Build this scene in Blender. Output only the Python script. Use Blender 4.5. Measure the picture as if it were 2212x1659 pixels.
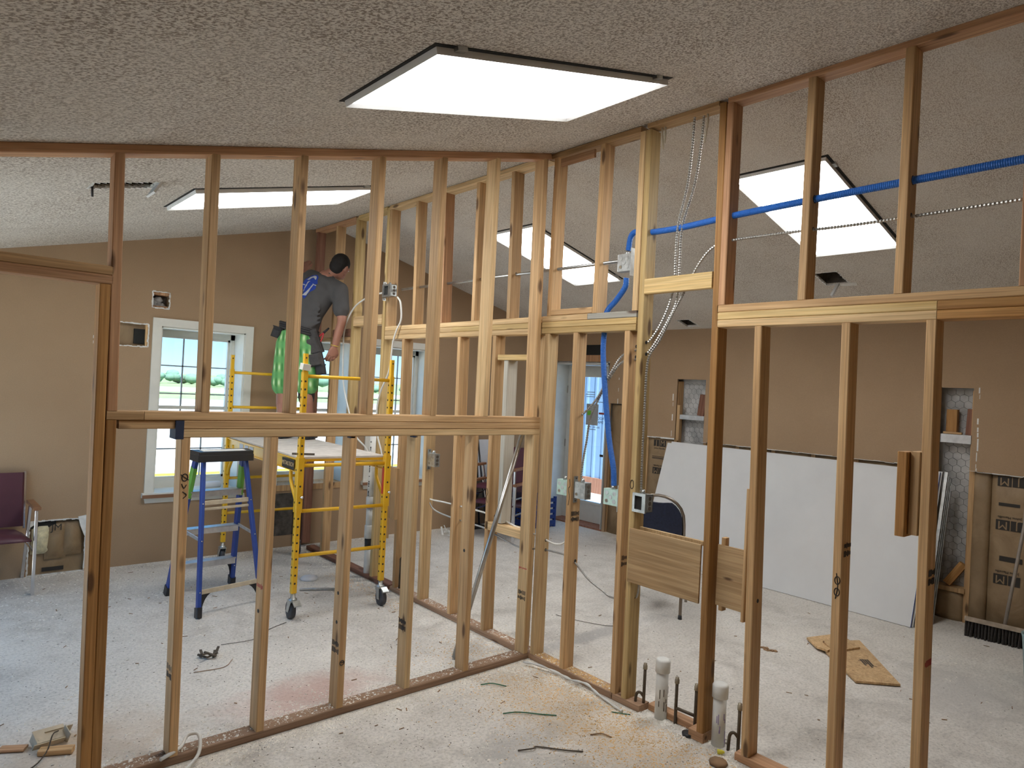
import bpy, bmesh, math, random
from mathutils import Vector, Matrix, Euler
from math import radians, sin, cos, pi, tan, atan, sqrt, hypot

for _o in list(bpy.data.objects):
    bpy.data.objects.remove(_o)
scene = bpy.context.scene
C = scene.collection
rnd = random.Random(7)

# ------------------------------------------------------------------ camera
def set_camera():
    yaw, pitch, roll = radians(41.187), radians(0.32), radians(-2.989)
    f = Vector((sin(yaw) * cos(pitch), cos(yaw) * cos(pitch), sin(pitch)))
    r = Vector((cos(yaw), -sin(yaw), 0))
    u = r.cross(f)
    r2 = cos(roll) * r - sin(roll) * u
    u2 = sin(roll) * r + cos(roll) * u
    m = Matrix((r2, u2, -f)).transposed().to_4x4()
    m.translation = Vector((-3.038, -3.177, 1.728))
    cd = bpy.data.cameras.new('camera')
    cd.sensor_width = 36.0
    cd.lens = 1475.99 / 2212 * 36.0
    cd.clip_start = 0.05
    cd.clip_end = 800
    co = bpy.data.objects.new('camera', cd)
    co.matrix_world = m
    C.objects.link(co)
    scene.camera = co
set_camera()

# ------------------------------------------------------------------ world, sun, exposure
def set_world():
    w = bpy.data.worlds.new('sky')
    scene.world = w
    w.use_nodes = True
    nt = w.node_tree
    nt.nodes.clear()
    out = nt.nodes.new('ShaderNodeOutputWorld')
    bg = nt.nodes.new('ShaderNodeBackground')
    tc = nt.nodes.new('ShaderNodeTexCoord')
    sx = nt.nodes.new('ShaderNodeSeparateXYZ')
    rp = nt.nodes.new('ShaderNodeValToRGB')
    e = rp.color_ramp.elements
    e[0].position = 0.0
    e[0].color = (0.42, 0.66, 0.86, 1)
    e[1].position = 0.10
    e[1].color = (0.12, 0.40, 0.80, 1)
    nt.links.new(tc.outputs['Generated'], sx.inputs[0])
    nt.links.new(sx.outputs['Z'], rp.inputs[0])
    nt.links.new(rp.outputs[0], bg.inputs[0])
    bg.inputs[1].default_value = 1.9
    nt.links.new(bg.outputs[0], out.inputs[0])
    sd = bpy.data.lights.new('sun', 'SUN')
    sd.energy = 15.0
    sd.color = (1.0, 0.95, 0.86)
    sd.angle = radians(0.6)
    so = bpy.data.objects.new('sun', sd)
    so.rotation_euler = (radians(33), 0, radians(-28))
    so.location = (0, -8, 20)
    C.objects.link(so)
set_world()
LED = 10.0
vs = scene.view_settings
vs.view_transform = 'Standard'
vs.look = 'None'
vs.gamma = 1.0
vs.use_curve_mapping = False
vs.exposure = 0.42
scene.display_settings.display_device = 'sRGB'

# ------------------------------------------------------------------ materials
MATS = {}
def newmat(name):
    m = bpy.data.materials.new(name)
    m.use_nodes = True
    nt = m.node_tree
    b = nt.nodes['Principled BSDF']
    MATS[name] = m
    return m, nt, b
def nd(nt, t, **kw):
    n = nt.nodes.new('ShaderNode' + t)
    for k, v in kw.items():
        setattr(n, k, v)
    return n
def rgba(c):
    return (c[0], c[1], c[2], 1.0)
def srgb(r, g, b):
    def f(v):
        v /= 255.0
        return v / 12.92 if v <= 0.04045 else ((v + 0.055) / 1.055) ** 2.4
    return (f(r), f(g), f(b))
def mixc(nt, fac, a, b, mode='MIX'):
    n = nd(nt, 'MixRGB', blend_type=mode)
    for i, v in ((0, fac), (1, a), (2, b)):
        if isinstance(v, (int, float)):
            n.inputs[i].default_value = v
        elif isinstance(v, tuple):
            n.inputs[i].default_value = rgba(v)
        else:
            nt.links.new(v, n.inputs[i])
    return n.outputs[0]
def ramp(nt, fac, stops, interp='LINEAR'):
    n = nd(nt, 'ValToRGB')
    cr = n.color_ramp
    cr.interpolation = interp
    while len(cr.elements) > len(stops):
        cr.elements.remove(cr.elements[-1])
    while len(cr.elements) < len(stops):
        cr.elements.new(1.0)
    for e, (p, c) in zip(cr.elements, stops):
        e.position = p
        e.color = rgba(c) if isinstance(c, tuple) else (c, c, c, 1)
    nt.links.new(fac, n.inputs[0])
    return n.outputs[0]
def coords(nt, scale=(1, 1, 1), kind='Object', rand=0.0):
    tc = nd(nt, 'TexCoord')
    mp = nd(nt, 'Mapping')
    mp.inputs['Scale'].default_value = scale
    src = tc.outputs[kind]
    if rand:
        oi = nd(nt, 'ObjectInfo')
        mu = nd(nt, 'Math', operation='MULTIPLY')
        nt.links.new(oi.outputs['Random'], mu.inputs[0])
        mu.inputs[1].default_value = rand
        cb = nd(nt, 'CombineXYZ')
        for i in range(3):
            nt.links.new(mu.outputs[0], cb.inputs[i])
        ad = nd(nt, 'VectorMath', operation='ADD')
        nt.links.new(src, ad.inputs[0])
        nt.links.new(cb.outputs[0], ad.inputs[1])
        src = ad.outputs[0]
    nt.links.new(src, mp.inputs[0])
    return mp.outputs[0]
def noise(nt, vec, scale, detail=3, rough=0.55, dist=0.0):
    n = nd(nt, 'TexNoise')
    n.inputs['Scale'].default_value = scale
    n.inputs['Detail'].default_value = detail
    n.inputs['Roughness'].default_value = rough
    n.inputs['Distortion'].default_value = dist
    nt.links.new(vec, n.inputs['Vector'])
    return n.outputs['Fac']
def voro(nt, vec, scale, feature='F1'):
    n = nd(nt, 'TexVoronoi', feature=feature)
    n.inputs['Scale'].default_value = scale
    nt.links.new(vec, n.inputs['Vector'])
    return n.outputs['Distance']
def bump(nt, b, h, strength, dist=0.01):
    n = nd(nt, 'Bump')
    n.inputs['Strength'].default_value = strength
    n.inputs['Distance'].default_value = dist
    nt.links.new(h, n.inputs['Height'])
    nt.links.new(n.outputs[0], b.inputs['Normal'])
def plain(name, col, rough=0.6, metal=0.0, var=0.0, vscale=8.0, bmp=0.0, spec=0.5):
    """a flat colour with a little procedural mottling"""
    m, nt, b = newmat(name)
    v = coords(nt, (1, 1, 1), 'Object', 13.0)
    n = noise(nt, v, vscale, 4)
    k = max(var, 0.04)
    lo = tuple(c * (1 - k) for c in col)
    hi = tuple(min(1.0, c * (1 + k)) for c in col)
    nt.links.new(ramp(nt, n, [(0.3, lo), (0.7, hi)]), b.inputs['Base Color'])
    b.inputs['Roughness'].default_value = rough
    b.inputs['Metallic'].default_value = metal
    b.inputs['Specular IOR Level'].default_value = spec
    if bmp:
        bump(nt, b, noise(nt, v, vscale * 6, 3), bmp, 0.004)
    return m
def wood(name, light, dark, knot=(0.10, 0.045, 0.02), grain=1.0, dust=0.0, knots=0.16):
    """sawn lumber, length along the object's own Z"""
    m, nt, b = newmat(name)
    v = coords(nt, (1, 1, 1), 'Object', 37.0)
    def sc(s):
        mp = nd(nt, 'Mapping')
        mp.inputs['Scale'].default_value = s
        nt.links.new(v, mp.inputs[0])
        return mp.outputs[0]
    g1 = noise(nt, sc((22, 22, 0.8)), 1.6, 3, 0.5, 1.2)
    g2 = noise(nt, sc((150, 150, 3.0)), 1.0, 2, 0.6)
    mott = noise(nt, sc((5, 5, 1.5)), 1.3, 2)
    col = ramp(nt, g1, [(0.28, dark), (0.5, tuple((a + c) / 2 for a, c in zip(light, dark))), (0.68, light)])
    col = mixc(nt, 0.42 * grain, col, ramp(nt, g2, [(0.3, 0.35), (0.65, 1.0)]), 'MULTIPLY')
    col = mixc(nt, 0.35, col, ramp(nt, mott, [(0.3, 0.55), (0.7, 1.0)]), 'MULTIPLY')
    kd = voro(nt, sc((9, 9, 2.6)), 1.0)
    col = mixc(nt, ramp(nt, kd, [(knots * 0.55, 0.85), (knots, 0.0)]), col, knot)
    oi = nd(nt, 'ObjectInfo')
    hsv = nd(nt, 'HueSaturation')
    mr = nd(nt, 'MapRange')
    mr.inputs['To Min'].default_value = 0.80
    mr.inputs['To Max'].default_value = 1.14
    nt.links.new(oi.outputs['Random'], mr.inputs[0])
    nt.links.new(mr.outputs[0], hsv.inputs['Value'])
    hsv.inputs['Saturation'].default_value = 0.95
    nt.links.new(col, hsv.inputs['Color'])
    nt.links.new(hsv.outputs[0], b.inputs['Base Color'])
    b.inputs['Roughness'].default_value = 0.62
    b.inputs['Specular IOR Level'].default_value = 0.25
    bump(nt, b, g2, 0.15, 0.003)
    return m
wood('pine_light', (0.84, 0.59, 0.30), (0.64, 0.40, 0.175))
wood('pine_yellow', (0.80, 0.57, 0.25), (0.60, 0.385, 0.13), knots=0.17)
wood('fir_red', (0.70, 0.40, 0.205), (0.48, 0.235, 0.105))
wood('fir_tan', (0.79, 0.505, 0.24), (0.56, 0.32, 0.13))
wood('lumber_orange', (0.64, 0.33, 0.095), (0.43, 0.195, 0.048))
wood('lumber_redwood', (0.40, 0.185, 0.11), (0.27, 0.11, 0.065))
wood('plate_wood', (0.48, 0.30, 0.18), (0.33, 0.19, 0.11))
wood('plywood', (0.74, 0.50, 0.25), (0.50, 0.30, 0.13), grain=0.8, knots=0.10)
wood('old_painted_wood', (0.62, 0.60, 0.52), (0.50, 0.46, 0.38), grain=0.7)

def m_ceiling(name, sc_, lo_, k_):
    m, nt, b = newmat(name)
    v = coords(nt, (1, 1, 1), 'Object')
    mp = nd(nt, 'Mapping')
    mp.inputs['Scale'].default_value = (1, 1.5, 1)
    nt.links.new(v, mp.inputs[0])
    a = noise(nt, mp.outputs[0], sc_, 3, 0.6, 0.4)
    big = noise(nt, v, 1.6, 3)
    splat = ramp(nt, a, [(0.42, 0.0), (0.54, 1.0)])
    lo = ramp(nt, big, [(0.35, tuple(c * lo_ for c in (0.36, 0.30, 0.245))), (0.65, tuple(c * lo_ for c in (0.54, 0.49, 0.43)))])  # dark hollows: relief shading plus dirt put into the colour
    col = mixc(nt, splat, lo, (0.80, 0.755, 0.685))
    nt.links.new(col, b.inputs['Base Color'])
    b.inputs['Roughness'].default_value = 0.9
    b.inputs['Specular IOR Level'].default_value = 0.1
    bump(nt, b, splat, k_, 0.006)
m_ceiling('knockdown_ceiling', 88, 0.88, 0.5)
m_ceiling('knockdown_ceiling_fine', 125, 1.22, 0.3)
def m_paint():
    m, nt, b = newmat('tan_wall_paint')
    v = coords(nt, (1, 1, 1), 'Object')
    big = noise(nt, v, 1.3, 4)
    fine = noise(nt, v, 130, 3)
    col = ramp(nt, big, [(0.3, (0.37, 0.248, 0.148)), (0.7, (0.42, 0.288, 0.175))])
    nt.links.new(mixc(nt, 0.12, col, fine, 'OVERLAY'), b.inputs['Base Color'])
    b.inputs['Roughness'].default_value = 0.75
    b.inputs['Specular IOR Level'].default_value = 0.25
    bump(nt, b, fine, 0.12, 0.002)
m_paint()
def m_floor():
    m, nt, b = newmat('dusty_concrete')
    v = coords(nt, (1, 1, 1), 'Object')
    big = noise(nt, v, 0.9, 5, 0.6, 0.6)
    mid = noise(nt, v, 4.5, 5, 0.65, 0.8)
    fine = noise(nt, v, 60, 4, 0.7)
    col = ramp(nt, mid, [(0.28, (0.44, 0.41, 0.37)), (0.46, (0.59, 0.555, 0.50)), (0.62, (0.69, 0.655, 0.60))])
    dust = ramp(nt, big, [(0.36, 0.0), (0.62, 0.8)])
    col = mixc(nt, dust, col, (0.74, 0.70, 0.635))
    col = mixc(nt, 0.55, col, ramp(nt, fine, [(0.32, 0.45), (0.55, 1.0)]), 'MULTIPLY')
    spk = voro(nt, v, 46)
    col = mixc(nt, ramp(nt, spk, [(0.04, 0.75), (0.09, 0.0)]), col, (0.16, 0.14, 0.12))
    # scuffed drag marks
    mp = nd(nt, 'Mapping')
    mp.inputs['Scale'].default_value = (1, 9, 1)
    mp.inputs['Rotation'].default_value = (0, 0, 0.6)
    nt.links.new(v, mp.inputs[0])
    sc = noise(nt, mp.outputs[0], 2.2, 4, 0.6)
    col = mixc(nt, ramp(nt, sc, [(0.60, 0.0), (0.72, 0.35)]), col, (0.78, 0.76, 0.73))
    # spilt dust: reddish chalk beside the low wall, tan sawdust near the corner, old dark strip
    geo = nd(nt, 'NewGeometry')
    def blob(cx, cy, rx, ry, c, k, soft=0.3):
        nonlocal col
        mp2 = nd(nt, 'Mapping', vector_type='TEXTURE')
        mp2.inputs['Location'].default_value = (cx, cy, 0)
        mp2.inputs['Scale'].default_value = (rx, ry, 1)
        nt.links.new(geo.outputs['Position'], mp2.inputs[0])
        ln = nd(nt, 'VectorMath', operation='LENGTH')
        nt.links.new(mp2.outputs[0], ln.inputs[0])
        ad = nd(nt, 'Math', operation='ADD')
        nt.links.new(ln.outputs['Value'], ad.inputs[0])
        sb = nd(nt, 'Math', operation='MULTIPLY_ADD')
        nt.links.new(mid, sb.inputs[0])
        sb.inputs[1].default_value = 1.2
        sb.inputs[2].default_value = -0.6
        nt.links.new(sb.outputs[0], ad.inputs[1])
        col = mixc(nt, ramp(nt, ad.outputs[0], [(soft, k), (1.0, 0.0)]), col, c)
    blob(-1.34, 0.30, 0.55, 0.30, (0.50, 0.26, 0.20), 0.55)
    blob(-0.30, -0.55, 0.45, 0.7, (0.62, 0.50, 0.34), 0.4)
    blob(-0.35, -1.25, 0.4, 0.6, (0.58, 0.46, 0.31), 0.35)
    blob(-2.4, 0.35, 0.6, 0.5, (0.52, 0.38, 0.25), 0.45)
    blob(-1.05, -1.05, 0.55, 0.28, (0.34, 0.33, 0.315), 0.55)
    blob(-0.75, -0.75, 0.35, 0.16, (0.38, 0.37, 0.35), 0.5)
    blob(-1.5, -0.75, 0.4, 0.2, (0.40, 0.38, 0.355), 0.45)
    blob(1.9, -1.9, 0.7, 0.45, (0.45, 0.435, 0.42), 0.5)
    blob(0.75, 0.05, 0.85, 0.10, (0.33, 0.32, 0.31), 0.55, 0.5)
    nt.links.new(col, b.inputs['Base Color'])
    b.inputs['Roughness'].default_value = 0.82
    b.inputs['Specular IOR Level'].default_value = 0.25
    bump(nt, b, fine, 0.25, 0.004)
m_floor()
def m_kraft():
    m, nt, b = newmat('kraft_paper')
    v = coords(nt, (1, 1, 1), 'Object')
    a = noise(nt, v, 5, 4, 0.6, 0.8)
    nt.links.new(ramp(nt, a, [(0.3, (0.25, 0.165, 0.085)), (0.7, (0.36, 0.25, 0.14))]), b.inputs['Base Color'])
    b.inputs['Roughness'].default_value = 0.6
    bump(nt, b, a, 0.5, 0.02)
m_kraft()
def m_glass():
    m, nt, b = newmat('window_glass')
    nt.nodes.remove(b)
    out = nt.nodes['Material Output']
    t = nd(nt, 'BsdfTransparent')
    t.inputs[0].default_value = (0.93, 0.97, 0.98, 1)
    g = nd(nt, 'BsdfGlossy')
    g.inputs['Roughness'].default_value = 0.02
    mx = nd(nt, 'MixShader')
    mx.inputs[0].default_value = 0.06
    nt.links.new(t.outputs[0], mx.inputs[1])
    nt.links.new(g.outputs[0], mx.inputs[2])
    nt.links.new(mx.outputs[0], out.inputs[0])
m_glass()
def m_emit(name, col, s):
    m, nt, b = newmat(name)
    b.inputs['Base Color'].default_value = (0.9, 0.9, 0.9, 1)
    b.inputs['Emission Color'].default_value = rgba(col)
    b.inputs['Emission Strength'].default_value = s
m_emit('led_diffuser', (0.97, 0.985, 1.0), LED)
def m_plaid():
    m, nt, b = newmat('green_plaid')
    v = coords(nt, (1, 1, 1), 'Object')
    sp = nd(nt, 'SeparateXYZ')
    nt.links.new(v, sp.inputs[0])
    def band(sock, freq, ph):
        mu = nd(nt, 'Math', operation='MULTIPLY_ADD')
        nt.links.new(sock, mu.inputs[0])
        mu.inputs[1].default_value = freq
        mu.inputs[2].default_value = ph
        s = nd(nt, 'Math', operation='SINE')
        nt.links.new(mu.outputs[0], s.inputs[0])
        r = nd(nt, 'MapRange')
        r.inputs['From Min'].default_value = -1
        nt.links.new(s.outputs[0], r.inputs[0])
        return r.outputs[0]
    ax = nd(nt, 'Math', operation='SUBTRACT')
    nt.links.new(sp.outputs[0], ax.inputs[0])
    nt.links.new(sp.outputs[1], ax.inputs[1])
    h = band(ax.outputs[0], 81, 0.0)
    z = band(sp.outputs[2], 45, 0.5)
    col = mixc(nt, h, (0.05, 0.24, 0.06), (0.32, 0.62, 0.22))
    col = mixc(nt, ramp(nt, z, [(0.3, 0.0), (0.8, 0.75)]), col, (0.13, 0.40, 0.13))
    hz = nd(nt, 'Math', operation='MULTIPLY')
    nt.links.new(h, hz.inputs[0])
    inv = nd(nt, 'Math', operation='SUBTRACT')
    inv.inputs[0].default_value = 1.0
    nt.links.new(z, inv.inputs[1])
    nt.links.new(inv.outputs[0], hz.inputs[1])
    col = mixc(nt, ramp(nt, hz.outputs[0], [(0.62, 0.0), (0.97, 0.7)]), col, (0.74, 0.86, 0.60))
    nt.links.new(col, b.inputs['Base Color'])
    b.inputs['Roughness'].default_value = 0.85
m_plaid()
plain('drywall_white', (0.70, 0.70, 0.69), 0.8, var=0.03, vscale=3)
plain('gypsum', (0.80, 0.79, 0.75), 0.9, var=0.1, vscale=30, bmp=0.5)
plain('window_white', (0.74, 0.73, 0.66), 0.45, var=0.04)
plain('muntin_grey', (0.30, 0.33, 0.35), 0.5)
plain('sill_brown', (0.26, 0.13, 0.07), 0.5)
plain('door_white', (0.62, 0.63, 0.60), 0.4, var=0.05)
plain('hinge_metal', (0.45, 0.43, 0.40), 0.35, 0.9)
plain('gap_shade', (0.02, 0.02, 0.018), 0.9)  # near-black colour standing for shade in gaps and recesses
plain('black_plastic', (0.022, 0.022, 0.024), 0.45)
plain('frame_white', (0.86, 0.86, 0.84), 0.45)
plain('galvanized', (0.50, 0.52, 0.51), 0.33, 0.85, var=0.25, vscale=25)
plain('conduit_steel', (0.46, 0.46, 0.44), 0.3, 0.9, var=0.15, vscale=20)
plain('cable_armour', (0.42, 0.41, 0.38), 0.42, 0.9, var=0.1)
plain('cable_white', (0.72, 0.71, 0.66), 0.45)
plain('smurf_blue', (0.015, 0.13, 0.50), 0.42, var=0.06)
plain('box_green', (0.50, 0.66, 0.58), 0.35, 0.5, var=0.12, vscale=30)
plain('scaffold_yellow', (0.80, 0.46, 0.02), 0.36, var=0.07, vscale=10)
plain('caster_rubber', (0.05, 0.05, 0.055), 0.6, var=0.3, vscale=20)
plain('platform_ply', (0.62, 0.58, 0.53), 0.85, var=0.15, vscale=12)
plain('ladder_blue', (0.022, 0.06, 0.28), 0.45, var=0.1)
plain('ladder_alu', (0.60, 0.60, 0.60), 0.38, 0.7, var=0.15, vscale=20)
plain('ladder_dusty', (0.58, 0.50, 0.37), 0.7, var=0.15, vscale=20)
plain('label_green', (0.16, 0.42, 0.06), 0.5)
plain('pvc_white', (0.76, 0.75, 0.70), 0.4, var=0.1, vscale=14)
plain('pvc_purple', (0.30, 0.24, 0.45), 0.5, var=0.2)
plain('black_abs', (0.015, 0.015, 0.016), 0.5)
plain('copper_dirty', (0.10, 0.075, 0.05), 0.55, 0.4, var=0.4, vscale=25)
plain('brass_cap', (0.33, 0.28, 0.20), 0.5, 0.6, var=0.2)
plain('vinyl_burgundy', (0.085, 0.022, 0.035), 0.42, var=0.12, vscale=6)
plain('chrome', (0.70, 0.70, 0.72), 0.18, 1.0)
plain('arm_wood', (0.26, 0.12, 0.055), 0.4, var=0.2, vscale=18)
plain('chair_navy', (0.016, 0.022, 0.05), 0.8, var=0.25, vscale=60)
plain('chair_bronze', (0.30, 0.26, 0.22), 0.3, 0.9)
plain('skin', (0.36, 0.165, 0.11), 0.5, var=0.1, vscale=12)
plain('hair_dark', (0.012, 0.009, 0.008), 0.75, var=0.3, vscale=90, bmp=0.4)
plain('shirt_grey', (0.075, 0.072, 0.072), 0.9, var=0.08, vscale=14)
plain('logo_blue', (0.012, 0.045, 0.30), 0.8)
plain('logo_silver', (0.42, 0.43, 0.45), 0.7)
plain('belt_black', (0.025, 0.024, 0.026), 0.7, var=0.2)
plain('pouch_dark', (0.055, 0.05, 0.048), 0.75, var=0.25, vscale=20)
plain('plier_red', (0.50, 0.02, 0.03), 0.4)
plain('boot_black', (0.03, 0.03, 0.03), 0.7)
plain('band_yellow', (0.7, 0.5, 0.08), 0.5)
plain('print_black', (0.03, 0.025, 0.02), 0.7)
plain('print_red', (0.42, 0.03, 0.03), 0.7)
plain('paint_navy', (0.02, 0.03, 0.065), 0.7)
plain('gold_print', (0.65, 0.45, 0.22), 0.5)
plain('label_red', (0.55, 0.05, 0.03), 0.5)
plain('white_tape', (0.72, 0.70, 0.62), 0.6)
plain('insulation_yellow', (0.72, 0.66, 0.44), 0.95, var=0.2, vscale=30, bmp=0.8)
plain('insulation_shade', (0.10, 0.085, 0.07), 0.95, var=0.5, vscale=14, bmp=0.6)  # dark insulation; also stands for shade in a low hole
plain('stone_wire_wall', (0.46, 0.455, 0.44), 0.8, var=0.35, vscale=5, bmp=0.4)
plain('wire_dark', (0.17, 0.17, 0.17), 0.5, 0.6)
plain('broom_wood', (0.34, 0.27, 0.20), 0.7, var=0.25, vscale=20)
plain('broom_bristle', (0.04, 0.034, 0.03), 0.9, var=0.3, vscale=60, bmp=0.6)
plain('broom_handle', (0.42, 0.37, 0.32), 0.45, 0.3, var=0.2)
plain('bucket_teal', (0.25, 0.36, 0.36), 0.5)
plain('crumb_white', (0.80, 0.76, 0.68), 0.9, var=0.15, vscale=6)
plain('sawdust_tan', (0.66, 0.42, 0.17), 0.9, var=0.25, vscale=6)
plain('debris_dark', (0.10, 0.08, 0.06), 0.9, var=0.4, vscale=6)
plain('debris_brown', (0.28, 0.17, 0.09), 0.9, var=0.4, vscale=6)
plain('wire_green', (0.02, 0.14, 0.07), 0.5)
plain('wire_gap_yellow', (0.70, 0.62, 0.05), 0.5)
plain('plastic_clear', (0.66, 0.66, 0.63), 0.2, var=0.1)
plain('asphalt_pale', (0.50, 0.49, 0.485), 0.9, var=0.1, vscale=2)
plain('road_grey', (0.24, 0.25, 0.28), 0.9)
plain('grass_pale', (0.17, 0.25, 0.105), 0.95, var=0.25, vscale=0.6)
plain('curb_yellow', (0.80, 0.60, 0.02), 0.7)
plain('tree_green', (0.11, 0.20, 0.15), 0.95, var=0.25, vscale=0.8)  # bluish distance haze put into the leaf colour
plain('metal_siding', (0.13, 0.215, 0.33), 0.5, var=0.03)
plain('paper_flyer', (0.60, 0.55, 0.54), 0.8, var=0.1)
plain('flyer_green', (0.22, 0.70, 0.03), 0.7)
plain('pipe_maroon', (0.16, 0.05, 0.035), 0.6, var=0.3)
plain('easel_black', (0.015, 0.015, 0.017), 0.4)
plain('paper_white', (0.72, 0.74, 0.78), 0.8)

# ------------------------------------------------------------------ mesh helpers
def wloc(o):
    q = Vector((0, 0, 0))
    while o is not None:
        q = q + Vector(o.location)
        o = o.parent
    return q
class MB:
    """collects shapes and links them as ONE mesh object"""
    def __init__(s):
        s.v = []
        s.f = []
        s.smooth = []
    def add(s, vs, fs, sm=False):
        o = len(s.v)
        s.v += [tuple(p) for p in vs]
        s.f += [tuple(i + o for i in q) for q in fs]
        s.smooth += [sm] * len(fs)
        return s
    def box(s, c, d, rot=None):
        x, y, z = d[0] / 2, d[1] / 2, d[2] / 2
        vs = [Vector((a * x, b * y, e * z)) for e in (-1, 1) for b in (-1, 1) for a in (-1, 1)]
        if rot is not None:
            R = rot if isinstance(rot, Matrix) else Euler(rot).to_matrix()
            vs = [R @ p for p in vs]
        c = Vector(c)
        return s.add([p + c for p in vs], [(0, 2, 3, 1), (4, 5, 7, 6), (0, 1, 5, 4), (2, 6, 7, 3), (0, 4, 6, 2), (1, 3, 7, 5)])
    def b2(s, a, b):
        return s.box([(i + j) / 2 for i, j in zip(a, b)], [abs(j - i) for i, j in zip(a, b)])
    def cbox(s, c, d, r=0.004, rot=None):
        """box with chamfered long (Z) edges and ends"""
        x, y, z = d[0] / 2, d[1] / 2, d[2] / 2
        r = min(r, x * .8, y * .8, z * .8)
        ring = [(x - r, y), (x, y - r), (x, -y + r), (x - r, -y), (-x + r, -y), (-x, -y + r), (-x, y - r), (-x + r, y)]
        R = Matrix.Identity(3) if rot is None else (rot if isinstance(rot, Matrix) else Euler(rot).to_matrix())
        c = Vector(c)
        vs = [R @ Vector((a, b, e)) + c for e in (-z, z) for a, b in ring]
        fs = [(i, i + 8, (i + 1) % 8 + 8, (i + 1) % 8) for i in range(8)]
        fs += [tuple(range(8)), tuple(range(15, 7, -1))]
        return s.add(vs, fs)
    def tube(s, path, r, seg=8, sm=True, caps=True):
        P = [Vector(p) for p in path]
        n = len(P)
        rr = r if isinstance(r, (list, tuple)) else [r] * n
        t0 = (P[1] - P[0]).normalized()
        up = Vector((0, 0, 1)) if abs(t0.z) < 0.9 else Vector((1, 0, 0))
        a = t0.cross(up).normalized()
        vs = []
        for i in range(n):
            t = (P[min(i + 1, n - 1)] - P[max(i - 1, 0)]).normalized()
            a = (a - t * a.dot(t)).normalized()
            b = t.cross(a)
            for k in range(seg):
                g = 2 * pi * k / seg
                vs.append(P[i] + (a * cos(g) + b * sin(g)) * rr[i])
        fs = [(i * seg + k, i * seg + (k + 1) % seg, (i + 1) * seg + (k + 1) % seg, (i + 1) * seg + k) for i in range(n - 1) for k in range(seg)]
        s.add(vs, fs, sm)
        if caps:
            o = len(s.v) - len(vs)
            s.f += [tuple(o + k for k in range(seg - 1, -1, -1)), tuple(o + (n - 1) * seg + k for k in range(seg))]
            s.smooth += [False, False]
        return s
    def lathe(s, prof, c=(0, 0, 0), seg=20, rot=None, sm=True):
        R = Matrix.Identity(3) if rot is None else (rot if isinstance(rot, Matrix) else Euler(rot).to_matrix())
        c = Vector(c)
        n = len(prof)
        vs = [R @ Vector((r * cos(2 * pi * k / seg), r * sin(2 * pi * k / seg), z)) + c for r, z in prof for k in range(seg)]
        fs = [(i * seg + k, i * seg + (k + 1) % seg, (i + 1) * seg + (k + 1) % seg, (i + 1) * seg + k) for i in range(n - 1) for k in range(seg)]
        fs += [tuple(range(seg - 1, -1, -1)), tuple((n - 1) * seg + k for k in range(seg))]
        return s.add(vs, fs, sm)
    def prism(s, pts, d, n=None):
        """extrude a planar 3D polygon by vector d"""
        P = [Vector(p) for p in pts]
        d = Vector(d)
        k = len(P)
        vs = P + [p + d for p in P]
        fs = [tuple(range(k - 1, -1, -1)), tuple(range(k, 2 * k))] + [(i, (i + 1) % k, (i + 1) % k + k, i + k) for i in range(k)]
        return s.add(vs, fs)
    def mesh(s, name):
        me = bpy.data.meshes.new(name)
        me.from_pydata(s.v, [], s.f)
        me.polygons.foreach_set('use_smooth', s.smooth)
        me.update()
        bm = bmesh.new()
        bm.from_mesh(me)
        bmesh.ops.recalc_face_normals(bm, faces=bm.faces)
        bm.to_mesh(me)
        bm.free()
        return me
    def build(s, name, mat, parent=None, world=False):
        if world and parent is not None:
            q = wloc(parent)
            s.v = [tuple(Vector(p) - q) for p in s.v]
        me = s.mesh(name)
        me.materials.append(MATS[mat])
        o = bpy.data.objects.new(name, me)
        C.objects.link(o)
        if parent is not None:
            o.parent = parent
        return o
def thing(name, label, cat, loc=(0, 0, 0), rotz=0.0, group=None):
    o = bpy.data.objects.new(name, None)
    o.empty_display_size = 0.1
    C.objects.link(o)
    o.location = loc
    o.rotation_euler = (0, 0, rotz)
    return tag(o, label, cat, group)
def tag(o, label, cat, group=None):
    o['label'] = label
    o['category'] = cat
    if group:
        o['group'] = group
    return o
def struct(o):
    o['kind'] = 'structure'
    return o
def stuff(o, label=None, cat=None):
    o['kind'] = 'stuff'
    if label:
        o['label'] = label
    if cat:
        o['category'] = cat
    return o
def board(name, a, b, w, d, mat, parent=None, xdir=(1, 0, 0), ch=0.0035):
    """timber from a to b; w along xdir, d across; the object's own Z runs along the grain"""
    a, b = Vector(a), Vector(b)
    z = (b - a).normalized()
    x = Vector(xdir)
    x = (x - z * x.dot(z)).normalized()
    y = z.cross(x)
    m = MB().cbox((0, 0, 0), (w, d, (b - a).length), ch)
    o = m.build(name, mat, parent)
    M = Matrix((x, y, z)).transposed().to_4x4()
    M.translation = (a + b) / 2 - wloc(parent)
    o.matrix_local = M
    return o
def copy_tree(o, parent=None):
    c = o.copy()
    C.objects.link(c)
    c.parent = parent
    for ch in o.children:
        copy_tree(ch, c)
    return c
def smooth_path(pts, n=6):
    """Catmull-Rom through pts"""
    P = [Vector(p) for p in pts]
    P = [P[0] * 2 - P[1]] + P + [P[-1] * 2 - P[-2]]
    out = []
    for i in range(1, len(P) - 2):
        p0, p1, p2, p3 = P[i - 1:i + 3]
        for k in range(n):
            t = k / n
            out.append(0.5 * ((2 * p1) + (p2 - p0) * t + (2 * p0 - 5 * p1 + 4 * p2 - p3) * t * t + (3 * p1 - p0 - 3 * p2 + p3) * t ** 3))
    out.append(P[-2])
    return out
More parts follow.
